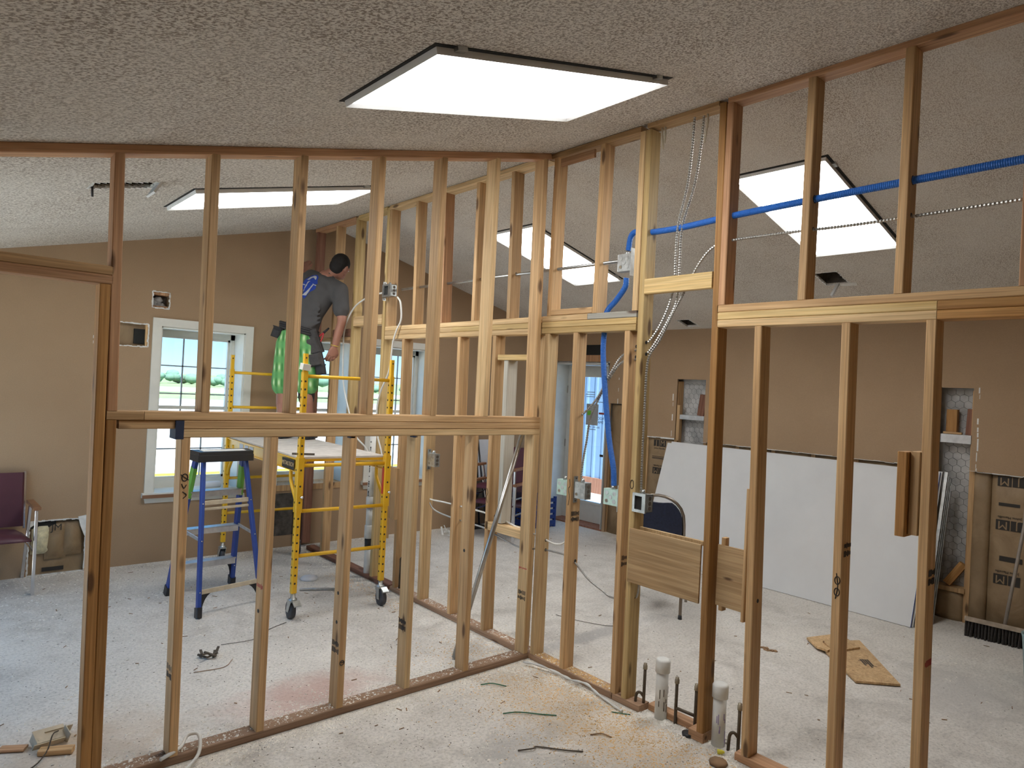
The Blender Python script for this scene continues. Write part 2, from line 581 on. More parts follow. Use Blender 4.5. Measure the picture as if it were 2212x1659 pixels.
def arclen(path, step):
    out = [Vector(path[0])]
    acc = 0.0
    for i in range(1, len(path)):
        a, b = Vector(path[i - 1]), Vector(path[i])
        L = (b - a).length
        while acc + L >= step:
            t = (step - acc) / L
            a = a + (b - a) * t
            out.append(a.copy())
            L = (b - a).length
            acc = 0.0
        acc += L
    return out
def ribbed(m, pts, r, pitch, amp, seg=8):
    """corrugated tube"""
    P = arclen(smooth_path(pts, 10), pitch / 2)
    rr = [r + (amp if i % 2 else -amp) for i in range(len(P))]
    return m.tube(P, rr, seg, sm=False)
def text_mesh(body, size):
    cu = bpy.data.curves.new('print', 'FONT')
    cu.body = body
    cu.size = size
    cu.align_x = 'CENTER'
    cu.align_y = 'CENTER'
    cu.extrude = 0.0006
    cu.resolution_u = 3
    ob = bpy.data.objects.new('print', cu)
    C.objects.link(ob)
    dg = bpy.context.evaluated_depsgraph_get()
    me = bpy.data.meshes.new_from_object(ob.evaluated_get(dg))
    bpy.data.objects.remove(ob)
    return me
def lettering(body, size, pos, xdir, updir, mat, parent, name='print', stretch=1.0):
    """flat print on a surface; xdir is the reading direction"""
    me = text_mesh(body, size)
    me.materials.clear()
    me.materials.append(MATS[mat])
    o = bpy.data.objects.new(name, me)
    C.objects.link(o)
    x = Vector(xdir).normalized()
    u = Vector(updir)
    u = (u - x * u.dot(x)).normalized()
    n = x.cross(u)
    M = Matrix((x * stretch, u, n)).transposed().to_4x4()
    M.translation = Vector(pos)
    if parent is not None:
        o.parent = parent
        M.translation = Vector(pos) - wloc(parent)
    o.matrix_local = M
    return o
def cl(x):
    return 3.25 + 0.25 * x
def cr(x):
    return 3.36 - 0.25 * x
# ------------------------------------------------------------------ the room
XL, XR, YB, YF, RID = -3.60, 3.48, -5.6, 3.5, 0.22
struct(MB().b2((XL - .15, YB - .15, -0.12), (XR + .15, YF + .15, 0)).build('floor', 'dusty_concrete'))

def sheet(us, ws, holes, fn, name, mat, thick, parent=None, top=None):
    """grid of rectangles with holes, given thickness along fn's normal (fn(u, w, t))"""
    us, ws = sorted(set(us)), sorted(set(ws))
    m = MB()
    nu, nw = len(us), len(ws)
    V = []
    for t in (0, thick):
        for u in us:
            for w in ws:
                V.append(fn(u, w, t))
    idx = lambda i, j, k: k * nu * nw + i * nw + j
    full = {}
    for i in range(nu - 1):
        for j in range(nw - 1):
            cu, cw = (us[i] + us[i + 1]) / 2, (ws[j] + ws[j + 1]) / 2
            full[i, j] = not any(h[0] < cu < h[1] and h[2] < cw < h[3] for h in holes)
    F = []
    for (i, j), ok in full.items():
        if not ok:
            continue
        F.append((idx(i, j, 0), idx(i + 1, j, 0), idx(i + 1, j + 1, 0), idx(i, j + 1, 0)))
        F.append((idx(i, j, 1), idx(i, j + 1, 1), idx(i + 1, j + 1, 1), idx(i + 1, j, 1)))
        for di, dj, a, b in ((-1, 0, (i, j), (i, j + 1)), (1, 0, (i + 1, j + 1), (i + 1, j)), (0, -1, (i + 1, j), (i, j)), (0, 1, (i, j + 1), (i + 1, j + 1))):
            if not full.get((i + di, j + dj), False):
                F.append((idx(*a, 0), idx(*b, 0), idx(*b, 1), idx(*a, 1)))
    m.add(V, F)
    return m.build(name, mat, parent)

# vent holes cut through the ceiling (x0, x1, y0, y1)
VENT_L = (-2.40, -2.10, 0.83, 0.99)
VENT_R = (2.36, 2.61, -0.80, -0.61)
VENT_R2 = (3.20, 3.41, 1.12, 1.28)
ceil = sheet([XL, VENT_L[0], VENT_L[1], RID], [YB, VENT_L[2], VENT_L[3], YF], [VENT_L],
             lambda u, w, t: (u, w, cl(u) + t), 'ceiling', 'knockdown_ceiling', 0.02)
struct(ceil)
hr = [VENT_R, VENT_R2]
ceilr = sheet([RID, XR] + [h[k] for h in hr for k in (0, 1)], [YB, YF] + [h[k] for h in hr for k in (2, 3)], hr,
              lambda u, w, t: (u, w, cr(u) + t), 'ceiling', 'knockdown_ceiling_fine', 0.02)
struct(ceilr)
# roof deck above, so that no daylight leaks in
rf = MB()
rf.prism([(XL - .3, YB - .3, cl(XL) + .22), (RID, YB - .3, cl(RID) + .3), (RID, YF + .3, cl(RID) + .3), (XL - .3, YF + .3, cl(XL) + .22)], (0, 0, .05))
rf.prism([(RID, YB - .3, cl(RID) + .3), (XR + .3, YB - .3, cr(XR) + .22), (XR + .3, YF + .3, cr(XR) + .22), (RID, YF + .3, cl(RID) + .3)], (0, 0, .05))
struct(rf.build('roof', 'debris_brown'))

# gable wall with window openings and three cut holes
WZ0, WZ1 = 0.62, 2.115
WIN = [(-1.39, -0.645), (-0.27, 0.475), (0.775, 1.52)]
HOLE1 = (-1.475, -1.335, 2.275, 2.42)
HOLE2 = (-1.905, -1.495, 1.92, 2.12)
HOLE3 = (-2.285, -1.89, 0.0, 0.445)
gx = [XL - .14, RID, XR + .14]
gz = [0, 2.2]
gh = []
for a, b in WIN:
    gx += [a, b]
    gz += [WZ0, WZ1]
    gh.append((a, b, WZ0, WZ1))
for h in (HOLE1, HOLE2, HOLE3):
    gx += h[:2]
    gz += h[2:]
    gh.append(h)
gz.append(9.0)
HT = 0.32
def gable(u, w, t):
    return (u, YF + t, w if w < 8 else (cl(u) if u <= RID else cr(u)) + 0.05)
wf = struct(sheet(gx, gz, gh, gable, 'wall_far', 'tan_wall_paint', HT))
# right wall: drywall skin cut away low down, structure behind
DOOR = (2.46, 3.38, 0.0, 2.10)
NI1 = (1.055, 1.425, 0.0, 1.925)
NI2 = (-1.46, -1.225, 0.0, 1.92)
LOWA = (-9.0, 1.82, 0.0, 1.245)
LOWB = (1.82, 2.40, 0.0, 1.60)
ys = [YB, YF, 1.82, 2.40] + [h[k] for h in (DOOR, NI1, NI2) for k in (0, 1)]
zs = [0, 1.245, 1.60, cr(XR) + .05] + [h[k] for h in (DOOR, NI1, NI2) for k in (2, 3)]
wr = struct(sheet(ys, zs, [DOOR, NI1, NI2, LOWA, LOWB], lambda u, w, t: (XR + t, u, w), 'wall_right', 'tan_wall_paint', 0.016))
KX = XR + 0.03
struct(sheet([YB, YF, DOOR[0], DOOR[1]], [0, DOOR[3], cr(XR) + .05], [DOOR], lambda u, w, t: (XR + .12 + t, u, w), 'wall_right_sheathing', 'stone_wire_wall', 0.05))
# left wall with a glazed door opening beyond the frame, and the wall behind the camera
LDOOR = (0.35, 3.3, 0.0, 2.1)
struct(sheet([YB, YF + .1, LDOOR[0], LDOOR[1]], [0, LDOOR[3], cl(XL) + .05], [LDOOR], lambda u, w, t: (XL - t, u, w), 'wall_left', 'tan_wall_paint', 0.14))
struct(sheet([XL - .14, RID, XR + .14], [0, 9.0], [], lambda u, w, t: (u, YB - t, w if w < 8 else (cl(u) if u <= RID else cr(u)) + 0.05), 'wall_back', 'tan_wall_paint', 0.12))
# ------------------------------------------------------------------ open stud walls
SW, SD = 0.038, 0.089
WA = thing('stud_wall', 'low open stud wall of tan lumber with sill header, left of the corner post', 'stud wall', (-1.2, 0.0445, 0))
WB = thing('stud_wall', 'long open stud wall under the ceiling ridge, running from the far wall to the right foreground', 'stud wall', (0.0445, 0.4, 0))
def studA(xr0, xr1, z0, z1, mat, name='stud', ym=SD / 2):
    return board(name, (xr0 - SW / 2, ym, z0), (xr1 - SW / 2, ym, z1), SW, SD, mat, WA)
def studB(yl0, yl1, z0, z1, mat, name='stud', xm=SD / 2):
    return board(name, (xm, yl0 - SW / 2, z0), (xm, yl1 - SW / 2, z1), SD, SW, mat, WB)
def flatA(x0, x1, z, mat, name='header_board', y0=0.0, y1=SD, t=SW):
    """board lying flat in wall A, grain along X; z is its underside"""
    ym = (y0 + y1) / 2
    return board(name, (x0, ym, z + t / 2), (x1, ym, z + t / 2), t - 0.001, abs(y1 - y0), mat, WA, (0, 0, 1))
def flatB(y0, y1, z, mat, name='header_board', x0=0.0, x1=SD, t=SW):
    xm = (x0 + x1) / 2
    return board(name, (xm, y0, z + t / 2), (xm, y1, z + t / 2), t - 0.001, abs(x1 - x0), mat, WB, (0, 0, 1))

# --- wall A, along X at y = 0
ZS = 1.549
flatA(-2.60, 0.0, 0.0, 'plate_wood', 'bottom_plate')
a, b = (-3.58, SD / 2, cl(-3.58) - .0195), (-0.02, SD / 2, cl(-0.02) - .0195)
board('top_plate', a, b, 0.038, SD, 'fir_red', WA, (0, 0, 1))
for xb, xt, mt in ((-2.402, -2.424, 'fir_red'), (-2.039, -2.05, 'fir_tan'), (-1.634, -1.641, 'fir_tan'), (-1.216, -1.215, 'fir_tan'),
                   (-.815, -.822, 'fir_tan'), (-.434, -.437, 'pine_light'), (-.028, -.045, 'fir_tan')):
    studA(xb, xt, ZS, cl(xt - .02) - .036, mt)
for xb, xt, mt in ((-2.094, -2.112, 'fir_tan'), (-1.712, -1.717, 'fir_tan'), (-1.30, -1.30, 'fir_tan'), (-.895, -.906, 'pine_light'),
                   (-.484, -.496, 'fir_tan'), (-.004, -.012, 'pine_light')):
    studA(xb, xt, .038, ZS - 3 * SW, mt)
studA(-2.426, -2.451, 0.0, 2.062, 'lumber_orange', 'door_trimmer')
studA(-2.389, -2.403, .038, ZS - SW, 'lumber_orange')
flatA(-3.3, -2.443, 2.062, 'fir_red', 'door_header_board')
flatA(-3.3, -2.443, 2.100, 'fir_tan', 'door_header_board')
flatA(-2.44, -2.302, ZS - SW, 'fir_tan')
flatA(-2.300, -.002, ZS - SW, 'fir_tan')
flatA(-2.392, -2.146, ZS - 2 * SW, 'fir_tan', y0=0.012, y1=SD)
flatA(-2.142, -.002, ZS - 2 * SW, 'fir_tan')
flatA(-2.142, -.002, ZS - 3 * SW, 'pine_light')
pe = MB().b2((-2.176, -0.001, ZS - 3 * SW - .006), (-2.142, .088, ZS - SW - .001)).build('painted_end', 'paint_navy', WA, True)
pe['label'] = 'dark navy painted lumber end'
for x in (-1.312, -0.93):
    MB().b2((x - .03, .0, ZS - 3 * SW - .008), (x, .03, ZS - 3 * SW - .0005)).build('shim', 'paint_navy', WA, True)

# --- wall B, along Y at x = 0
ZH = 2.200
def topB(y0, y1, mat, dz=0.0):
    flatB(y0, y1, 3.212 + dz, mat, 'top_plate', t=0.038)
topB(2.62, 3.47, 'fir_red')
topB(2.06, 2.575, 'pine_yellow')
topB(0.04, 2.02, 'pine_light')
topB(-.70, 0.03, 'fir_tan')
topB(-1.20, -.745, 'fir_tan', 0.012)
topB(-5.5, -1.252, 'fir_red', 0.01)
flatB(-.695, 1.70, 0.0, 'plate_wood', 'bottom_plate')
flatB(1.72, 3.3, 0.0, 'lumber_redwood', 'bottom_plate')
flatB(-.89, -.70, 0.0, 'plate_wood', 'bottom_plate')
flatB(-1.29, -1.205, 0.0, 'fir_red', 'plate_block', t=0.05)
flatB(-1.20, -.9, 0.0, 'fir_red', 'bottom_plate', x0=.07, x1=.13)
flatB(-5.5, -1.465, 0.0, 'fir_red', 'bottom_plate')
LB = ZH - 3 * SW
# (left-edge y at the base, at the top, z0, z1, wood)
for yl0, yl1, z0, z1, mt in (
        (-.013, -.002, .038, LB, 'pine_light'), (-.275, -.251, .038, LB, 'fir_tan'), (-.682, -.655, .038, LB, 'fir_tan'),
        (-.760, -.737, .038, 3.214, 'pine_yellow'), (-1.249, -1.203, .05, 3.235, 'lumber_orange'),
        (-1.496, -1.457, .038, LB, 'fir_tan'), (-1.894, -1.869, .038, LB, 'fir_tan'), (-2.222, -2.201, .038, LB, 'fir_tan'),
        (-2.64, -2.62, .038, LB, 'fir_tan'), (-3.05, -3.03, .038, LB, 'fir_tan'), (-3.45, -3.44, .038, LB, 'fir_tan'), (-3.86, -3.85, .038, LB, 'fir_tan'), (-4.27, -4.26, .038, LB, 'fir_tan'), (-4.68, -4.67, .038, LB, 'fir_tan'),
        (-2.91, -2.91, ZH, 3.222, 'fir_tan'), (-3.32, -3.32, ZH, 3.222, 'fir_tan'), (-3.73, -3.73, ZH, 3.222, 'fir_tan'), (-4.14, -4.14, ZH, 3.222, 'fir_tan'), (-4.55, -4.55, ZH, 3.222, 'fir_tan'),
        # cripples above the near headers
        (-.006, -.006, ZH, 3.214, 'fir_tan'), (-.396, -.40, ZH, 3.214, 'fir_tan'), (-.698, -.697, ZH, 3.214, 'pine_light'),
        (-1.249, -1.247, ZH, 3.222, 'fir_red'), (-1.662, -1.665, ZH, 3.222, 'fir_tan'), (-2.073, -2.075, ZH, 3.222, 'fir_tan'), (-2.50, -2.50, ZH, 3.222, 'fir_red'),
        # far half, above the header
        (.393, .414, ZH, 3.214, 'fir_tan'), (.788, .80, ZH, 3.214, 'fir_tan'), (1.19, 1.225, ZH, 3.214, 'fir_red'), (1.578, 1.605, ZH, 3.214, 'fir_tan'),
        (1.993, 2.015, ZH, 3.214, 'fir_tan'), (2.040, 2.058, .038, 3.235, 'pine_yellow'), (2.60, 2.615, .038, 3.235, 'pine_yellow'), (3.005, 3.015, .038, 3.214, 'fir_tan'), (3.445, 3.45, .038, 3.214, 'lumber_redwood'),
        # far half, below the header
        (.498, .527, .038, LB, 'fir_tan'), (.895, .94, .038, LB, 'fir_tan'), (1.295, 1.33, .038, LB, 'pine_light'),
        (1.665, 1.712, .038, LB, 'fir_tan'), (.125, .12, .038, LB, 'pine_light')):
    studB(yl0, yl1, z0, z1, mt)
# stacked header boards
for y0, y1, k, mt in ((0.05, 1.995, 0, 'pine_light'), (0.05, 1.02, 1, 'pine_yellow'), (1.02, 1.995, 1, 'pine_light'), (0.05, 1.995, 2, 'pine_light'),
                      (-.36, .03, 0, 'pine_light'), (-.735, -.362, 0, 'old_painted_wood'), (-.735, .03, 1, 'pine_yellow'), (-.735, .03, 2, 'pine_yellow'),
                      (-5.5, -1.247, 0, 'fir_tan'), (-2.236, -1.247, 1, 'pine_yellow'), (-2.236, -1.247, 2, 'pine_light'),
                      (-5.5, -2.238, 1, 'lumber_orange'), (-5.5, -2.238, 2, 'lumber_orange')):
    flatB(y0, y1, ZH - SW * (k + 1), mt)
flatB(-.395, -.045, ZH + .001, 'fir_tan', 'block')
board('block', (-.012, -.09, 3.165), (-.012, -.37, 3.165), .018, .05, 'fir_red', WB, (1, 0, 0))
# cross piece between the two tall posts
board('cross_piece', (.02, -.772, 2.330), (.02, -1.208, 2.333), .038, .085, 'pine_yellow', WB, (1, 0, 0))
# small cabinet opening framed beside the corner
flatB(.13, .46, 1.915, 'pine_yellow', 'block', t=.038)
board('old_stud', (.055, .37, .80), (.055, .38, 1.915), .089, .045, 'old_painted_wood', WB)
flatB(.13, .50, .735, 'pine_light', 'block', t=.06)
# window framing at the far end
flatB(2.06, 2.57, 2.22, 'pine_light', 'block', t=.09)
flatB(2.62, 3.0, 2.13, 'lumber_redwood', 'block', t=.07)
flatB(2.62, 3.41, 2.09, 'fir_tan', 'block', t=.036)
board('stud', (.20, 3.30, 0), (.20, 3.30, 2.1), .089, .038, 'lumber_redwood', WB)
# scab blocks
board('block', (-.018, 1.80, .42), (-.018, 1.80, 1.02), .04, .085, 'pine_light', WB)
board('block', (-.02, 1.67, .60), (-.02, 1.67, 1.02), .038, .085, 'fir_tan', WB)
# two blocks on the sixth stud
board('block', (.012, -2.151, 1.213), (.012, -2.149, 1.553), SD, SW - .001, 'lumber_orange', WB)
board('block', (.040, -2.1895, 1.222), (.040, -2.188, 1.556), SD, SW - .001, 'fir_tan', WB)

# --- plywood backer panels
def panel(y0, y1, z0, z1, x, rz=0.0):
    return board('backer_panel', (x, y0, (z0 + z1) / 2), (x, y1, (z0 + z1) / 2), .012, abs(z1 - z0), 'plywood', WB, (1, 0, 0), 0.002)
panel(-.775, -1.232, .688, .986, -.008)
panel(-1.288, -1.452, .688, .993, .06)
# ------------------------------------------------------------------ LED panels in the ceiling
def led_panel(xc, yc, right, label):
    z = (cr(xc) if right else cl(xc)) - 0.012
    t = thing('ceiling_light', label, 'ceiling light', (xc, yc, z), 0, 'LED ceiling panels')
    t.rotation_euler = (0, atan(0.25) if right else -atan(0.25), 0)
    L, W = 1.215, 0.605
    f = MB()
    fw = 0.017
    # four mitred rails whose faces slope in towards the diffuser
    for s in (-1, 1):
        o_, i_ = (L / 2, W / 2), (L / 2 - fw, W / 2 - fw)
        f.add([(-o_[0], s * o_[1], .008), (o_[0], s * o_[1], .008), (o_[0], s * o_[1], -.016), (-o_[0], s * o_[1], -.016), (-i_[0], s * i_[1], .008), (i_[0], s * i_[1], .008), (i_[0], s * i_[1], -.005), (-i_[0], s * i_[1], -.005)],
              [(0, 1, 2, 3), (4, 7, 6, 5), (3, 2, 6, 7), (0, 4, 5, 1), (0, 3, 7, 4), (1, 5, 6, 2)])
        f.add([(s * o_[0], -o_[1], .008), (s * o_[0], o_[1], .008), (s * o_[0], o_[1], -.016), (s * o_[0], -o_[1], -.016), (s * i_[0], -i_[1], .008), (s * i_[0], i_[1], .008), (s * i_[0], i_[1], -.005), (s * i_[0], -i_[1], -.005)],
              [(0, 1, 2, 3), (4, 7, 6, 5), (3, 2, 6, 7), (0, 4, 5, 1), (0, 3, 7, 4), (1, 5, 6, 2)])
    f.build('frame', 'frame_white', t)
    MB().box((0, 0, -.001), (L - 2 * fw, W - 2 * fw, .006)).build('diffuser', 'led_diffuser', t)
    g = MB()
    g.box((0, 0, .0135), (L + .03, W + .034, .009))
    g.build('gap_shadow', 'gap_shade', t)  # near-black plate draws the shadow gap round the frame
    for px, py in ((-.52, -.315), (.52, -.315), (-.1, .31)):
        MB().box((px, py, .004), (.04, .022, .014)).build('clip', 'galvanized', t)
    return t
led_panel(-1.262, -1.078, False, 'large LED light panel in the near ceiling, above the low stud wall foreground')
led_panel(-1.262, 1.36, False, 'LED light panel in the left ceiling slope, seen behind the left studs')
led_panel(1.48, 1.44, True, 'LED light panel in the right ceiling slope, seen behind the corner post')
led_panel(1.43, -1.07, True, 'LED light panel at upper right, crossed by the blue conduit')
# ------------------------------------------------------------------ windows
def window(n, x0, x1, cased):
    f = MB()
    y0, y1 = YF + .25, YF + .315
    fw = .05
    f.b2((x0, y0, WZ0), (x0 + fw, y1, WZ1)).b2((x1 - fw, y0, WZ0), (x1, y1, WZ1))
    f.b2((x0, y0, WZ0), (x1, y1, WZ0 + .085)).b2((x0, y0, WZ1 - .065), (x1, y1, WZ1))
    w = struct(f.build('window_%d' % n, 'window_white'))
    g = MB()
    gi = .012
    a, b, c, d = x0 + fw, x1 - fw, WZ0 + .085, WZ1 - .065
    g.b2((a, y0 + .02, c), (a + .02, y1 - .01, d)).b2((b - .02, y0 + .02, c), (b, y1 - .01, d)).b2((a, y0 + .02, c), (b, y1 - .01, c + .022)).b2((a, y0 + .02, d - .02), (b, y1 - .01, d))
    g.build('sash', 'window_white', w)
    MB().b2((a, y0 + .036, c), (b, y0 + .040, d)).build('pane', 'window_glass', w)
    for k in (1, 2):
        x = a + .02 + (b - a - .04) * k / 3
        MB().b2((x - .006, y0 + .030, c + .02), (x + .006, y0 + .045, d - .02)).build('muntin', 'muntin_grey', w)
    for k in range(1, 5):
        z = c + .02 + (d - c - .04) * k / 5
        MB().b2((a + .02, y0 + .030, z - .006), (b - .02, y0 + .045, z + .006)).build('muntin', 'muntin_grey', w)
    MB().b2((a + .02, y0 + .026, (c + d) / 2 - .016), (b - .02, y0 + .05, (c + d) / 2 + .016)).build('meeting_rail', 'window_white', w)
    for p, q in (((x0, YF, WZ0), (x0 + .012, y0, WZ1)), ((x1 - .012, YF, WZ0), (x1, y0, WZ1)), ((x0, YF, WZ1 - .012), (x1, y0, WZ1))):
        MB().b2(p, q).build('jamb_liner', 'window_white', w)
    if cased:
        cw = .072
        for p, q in (((x0 - cw, YF - .018, WZ0 - .02), (x0, YF + .002, WZ1 + cw)), ((x1, YF - .018, WZ0 - .02), (x1 + cw, YF + .002, WZ1 + cw)), ((x0, YF - .018, WZ1), (x1, YF + .002, WZ1 + cw))):
            MB().b2(p, q).build('casing', 'window_white', w)
        MB().b2((x0 - cw - .02, YF - .05, WZ0 - .035), (x1 + cw + .02, YF + .26, WZ0 + .008)).build('stool', 'window_white', w)
        MB().b2((x0 - cw - .022, YF - .054, WZ0 - .037), (x1 + cw + .022, YF - .05, WZ0 - .006)).build('stool_edge', 'sill_brown', w)
        MB().prism([(x0 - cw, YF - .002, WZ0 - .035), (x0 - cw, YF - .022, WZ0 - .035), (x0 - cw + .012, YF - .012, WZ0 - .085), (x0 - cw + .012, YF - .002, WZ0 - .085)], (x1 - x0 + 2 * cw - .012, 0, 0)).build('apron', 'window_white', w)
    else:
        MB().b2((x0 - .01, YF - .012, WZ0 - .05), (x1 + .01, YF + .25, WZ0 + .008)).build('rough_sill', 'fir_tan', w)
        MB().b2((x1 - .004, YF - .004, WZ0), (x1 + .036, YF + .12, WZ1)).build('rough_jamb', 'fir_tan', w)
    return w
window(1, *WIN[0], True)
window(2, *WIN[1], False)
window(3, *WIN[2], True)
# small things on the sills
wp = MB().lathe([(0.001, -.09), (.03, -.088), (.034, -.06), (.034, .06), (.03, .088), (.001, .09)], (-.86, YF + .10, WZ0 + .034), 14, (0, pi / 2, .15)).build('bottled_packet', 'paper_white')
tag(wp, 'pale blue-white packet lying on the sill of the far left window', 'packet')
tm = MB().lathe([(.001, 0), (.045, .004), (.05, .03), (.035, .055), (.001, .06)], (1.13, YF + .06, WZ0), 14).build('tape_measure', 'black_plastic')
tag(tm, 'small black tool lying on the sill of the far right window', 'tool')

# ------------------------------------------------------------------ cut holes in the far wall
def rough_edge(m, pts, w, y, jit, seed, t=.006):
    r = random.Random(seed)
    n = len(pts)
    for i in range(n):
        a, b = Vector(pts[i]), Vector(pts[(i + 1) % n])
        L = (b - a).length
        k = max(2, int(L / .02))
        for j in range(k):
            p = a + (b - a) * ((j + .5) / k)
            s = w * r.uniform(.4, 1.3)
            if abs(b.x - a.x) > abs(b.z - a.z):
                m.box((p.x, y, p.z + r.uniform(-jit, jit)), (L / k * 1.05, t, s))
            else:
                m.box((p.x + r.uniform(-jit, jit), y, p.z), (s, t, L / k * 1.05))
    return m
def hole(h, seed, back='insulation_shade', yb=.11):
    x0, x1, z0, z1 = h
    pts = [(x0, 0, z0), (x1, 0, z0), (x1, 0, z1), (x0, 0, z1)]
    e = rough_edge(MB(), pts, .011, YF - .001, .003, seed).build('torn_edge', 'gypsum', wf)
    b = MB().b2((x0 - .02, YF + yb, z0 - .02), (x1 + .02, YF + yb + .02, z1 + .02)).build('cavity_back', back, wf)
    return b
hole(HOLE1, 1)
MB().b2((HOLE1[0], YF + .015, HOLE1[3] - .028), (HOLE1[1], YF + .1, HOLE1[3])).build('cavity_block', 'fir_red', wf)
MB().b2((HOLE1[0], YF + .015, HOLE1[2]), (HOLE1[1], YF + .1, HOLE1[2] + .02)).build('cavity_block', 'fir_red', wf)
tuft = MB()
for k in range(7):
    tuft.lathe([(.001, -.03), (.03, -.015), (.036, .008), (.001, .03)], (rnd.uniform(-1.45, -1.38), YF + .08, rnd.uniform(2.30, 2.36)), 7, (rnd.random(), rnd.random(), 0))
tuft.build('insulation_tuft', 'stone_wire_wall', wf)
hole(HOLE2, 2, 'kraft_paper', .05)
dk = MB().b2((-1.60, YF + .03, 1.945), (-1.512, YF + .052, 2.075)).build('torn_shade', 'gap_shade', wf)  # near-black slab stands for shade in the tear
MB().b2((HOLE2[1] - .02, YF + .004, HOLE2[2]), (HOLE2[1], YF + .05, HOLE2[3])).build('cavity_block', 'fir_tan', wf)
bk = hole(HOLE3, 3, 'kraft_paper', .045)
# crumpled kraft and loose wool in the low hole
def crumple(cx, cz, w, h, d, mat, seed, name, y=YF + .03):
    r = random.Random(seed)
    nu, nv = 9, 9
    vs = []
    for i in range(nu):
        for j in range(nv):
            u, v = i / (nu - 1) - .5, j / (nv - 1) - .5
            e = max(0.0, 1 - (2 * u) ** 2) * max(0.0, 1 - (2 * v) ** 2)
            vs.append((cx + u * w, y - d * e - r.uniform(0, .012) * (1 if 0 < i < nu - 1 and 0 < j < nv - 1 else 0), cz + v * h))
    fs = [(i * nv + j, (i + 1) * nv + j, (i + 1) * nv + j + 1, i * nv + j + 1) for i in range(nu - 1) for j in range(nv - 1)]
    vs += [(a, y + .01, c) for a, b, c in vs]
    n = nu * nv
    fs += [tuple(reversed([k + n for k in f])) for f in fs]
    return MB().add(vs, fs, True).build(name, mat, wf)
crumple(-2.20, .29, .13, .24, .05, 'insulation_yellow', 4, 'loose_wool')
crumple(-2.095, .27, .15, .30, .045, 'kraft_paper', 5, 'kraft_flap')
crumple(-1.985, .28, .15, .28, .05, 'kraft_paper', 6, 'kraft_flap')
MB().b2((-2.285, YF + .02, .38), (-2.10, YF + .044, .445)).build('cavity_shade', 'gap_shade', wf)  # near-black strip stands for shade at the hole's top
lettering('JM', .075, (-2.10, YF - .022, .385), (1, 0, 0), (0, 0, 1), 'print_black', wf)
MB().b2((-2.18, YF + .035, .02), (-2.03, YF + .044, .05)).build('print', 'print_black', wf)
MB().prism([(-1.95, YF + .004, .46), (-1.89, YF + .004, .47), (-1.87, YF + .004, .25), (-1.90, YF + .004, .30), (-1.93, YF + .004, .38)], (0, -.014, 0)).build('torn_edge', 'gypsum', wf)
MB().prism([(-2.30, YF + .004, .44), (-2.24, YF + .004, .445), (-2.25, YF + .004, .42), (-2.29, YF + .004, .39)], (0, -.014, 0)).build('torn_edge', 'gypsum', wf)
# scraped strips where partitions were torn off
def scrape(x, z0, z1, seed, w=.012):
    r = random.Random(seed)
    m = MB()
    z = z0
    while z < z1:
        L = r.uniform(.02, .12)
        if r.random() < .8:
            m.box((x + r.uniform(-.004, .004), YF - .0012, z + L / 2), (r.uniform(.3, 1) * w, .0024, L))
        z += L + r.uniform(0, .02)
    return m.build('scraped_paint', 'gypsum', wf)
scrape(-.30, 1.35, 2.05, 11, .014)
scrape(-.305, .15, 1.25, 12, .008)
scrape(1.60, 1.2, 2.15, 13, .012)
# low hole and lath by the window over the scaffold
MB().b2((-.27, YF - .004, .12), (-.06, YF + .004, .545)).build('cavity_shade', 'insulation_shade', wf)  # flat dark slab stands for the shade inside a hole
MB().b2((-.06, YF - .03, .02), (.02, YF + .004, .56)).build('cripple_stud', 'lumber_redwood', wf)

# ------------------------------------------------------------------ right wall: open cavity, batts, niches
def hexwire(name, y0, y1, z0, z1, x, parent, r=.036, t=.0012):
    m = MB()
    dy, dz = r * sqrt(3), r * 1.5
    j = 0
    z = z0
    while z < z1 + r:
        y = y0 + (dy / 2 if j % 2 else 0)
        while y < y1 + dy:
            # three edges of each hexagon
            pts = [(y + r * sin(pi / 3 * k), z + r * cos(pi / 3 * k)) for k in (0, 1, 2, 3)]
            for (ya, za), (yb, zb) in zip(pts[:-1], pts[1:]):
                if y0 <= min(ya, yb) and max(ya, yb) <= y1 and z0 <= min(za, zb) and max(za, zb) <= z1:
                    m.tube([(x, ya, za), (x, yb, zb)], t, 3, False, False)
            y += dy
        z += dz
        j += 1
    o = m.build(name, 'wire_dark', parent)
    o['kind'] = 'stuff'
    return o
def batt(y0, y1, z0, z1, label=None):
    """one kraft-faced batt between two studs, slightly bulged"""
    n = 7
    vs, fs = [], []
    r = random.Random(int(y0 * 100))
    for i in range(n):
        for j in range(n):
            u, v = i / (n - 1), j / (n - 1)
            e = (1 - (2 * u - 1) ** 4)
            vs.append((XR + .045 - .022 * e + r.uniform(-.003, .003), y0 + (y1 - y0) * u, z0 + (z1 - z0) * v))
    fs = [(i * n + j, (i + 1) * n + j, (i + 1) * n + j + 1, i * n + j + 1) for i in range(n - 1) for j in range(n - 1)]
    k = n * n
    vs += [(XR + .10, b, c) for a, b, c in vs]
    fs += [tuple(q + k for q in reversed(f)) for f in fs]
    rim = [i * n for i in range(n)] + [(n - 1) * n + j for j in range(1, n)] + [i * n + n - 1 for i in range(n - 2, -1, -1)] + [j for j in range(n - 2, 0, -1)]
    fs += [(rim[q], rim[(q + 1) % len(rim)], rim[(q + 1) % len(rim)] + k, rim[q] + k) for q in range(len(rim))]
    return MB().add(vs, fs, True).build('insulation_batt', 'kraft_paper', wr)
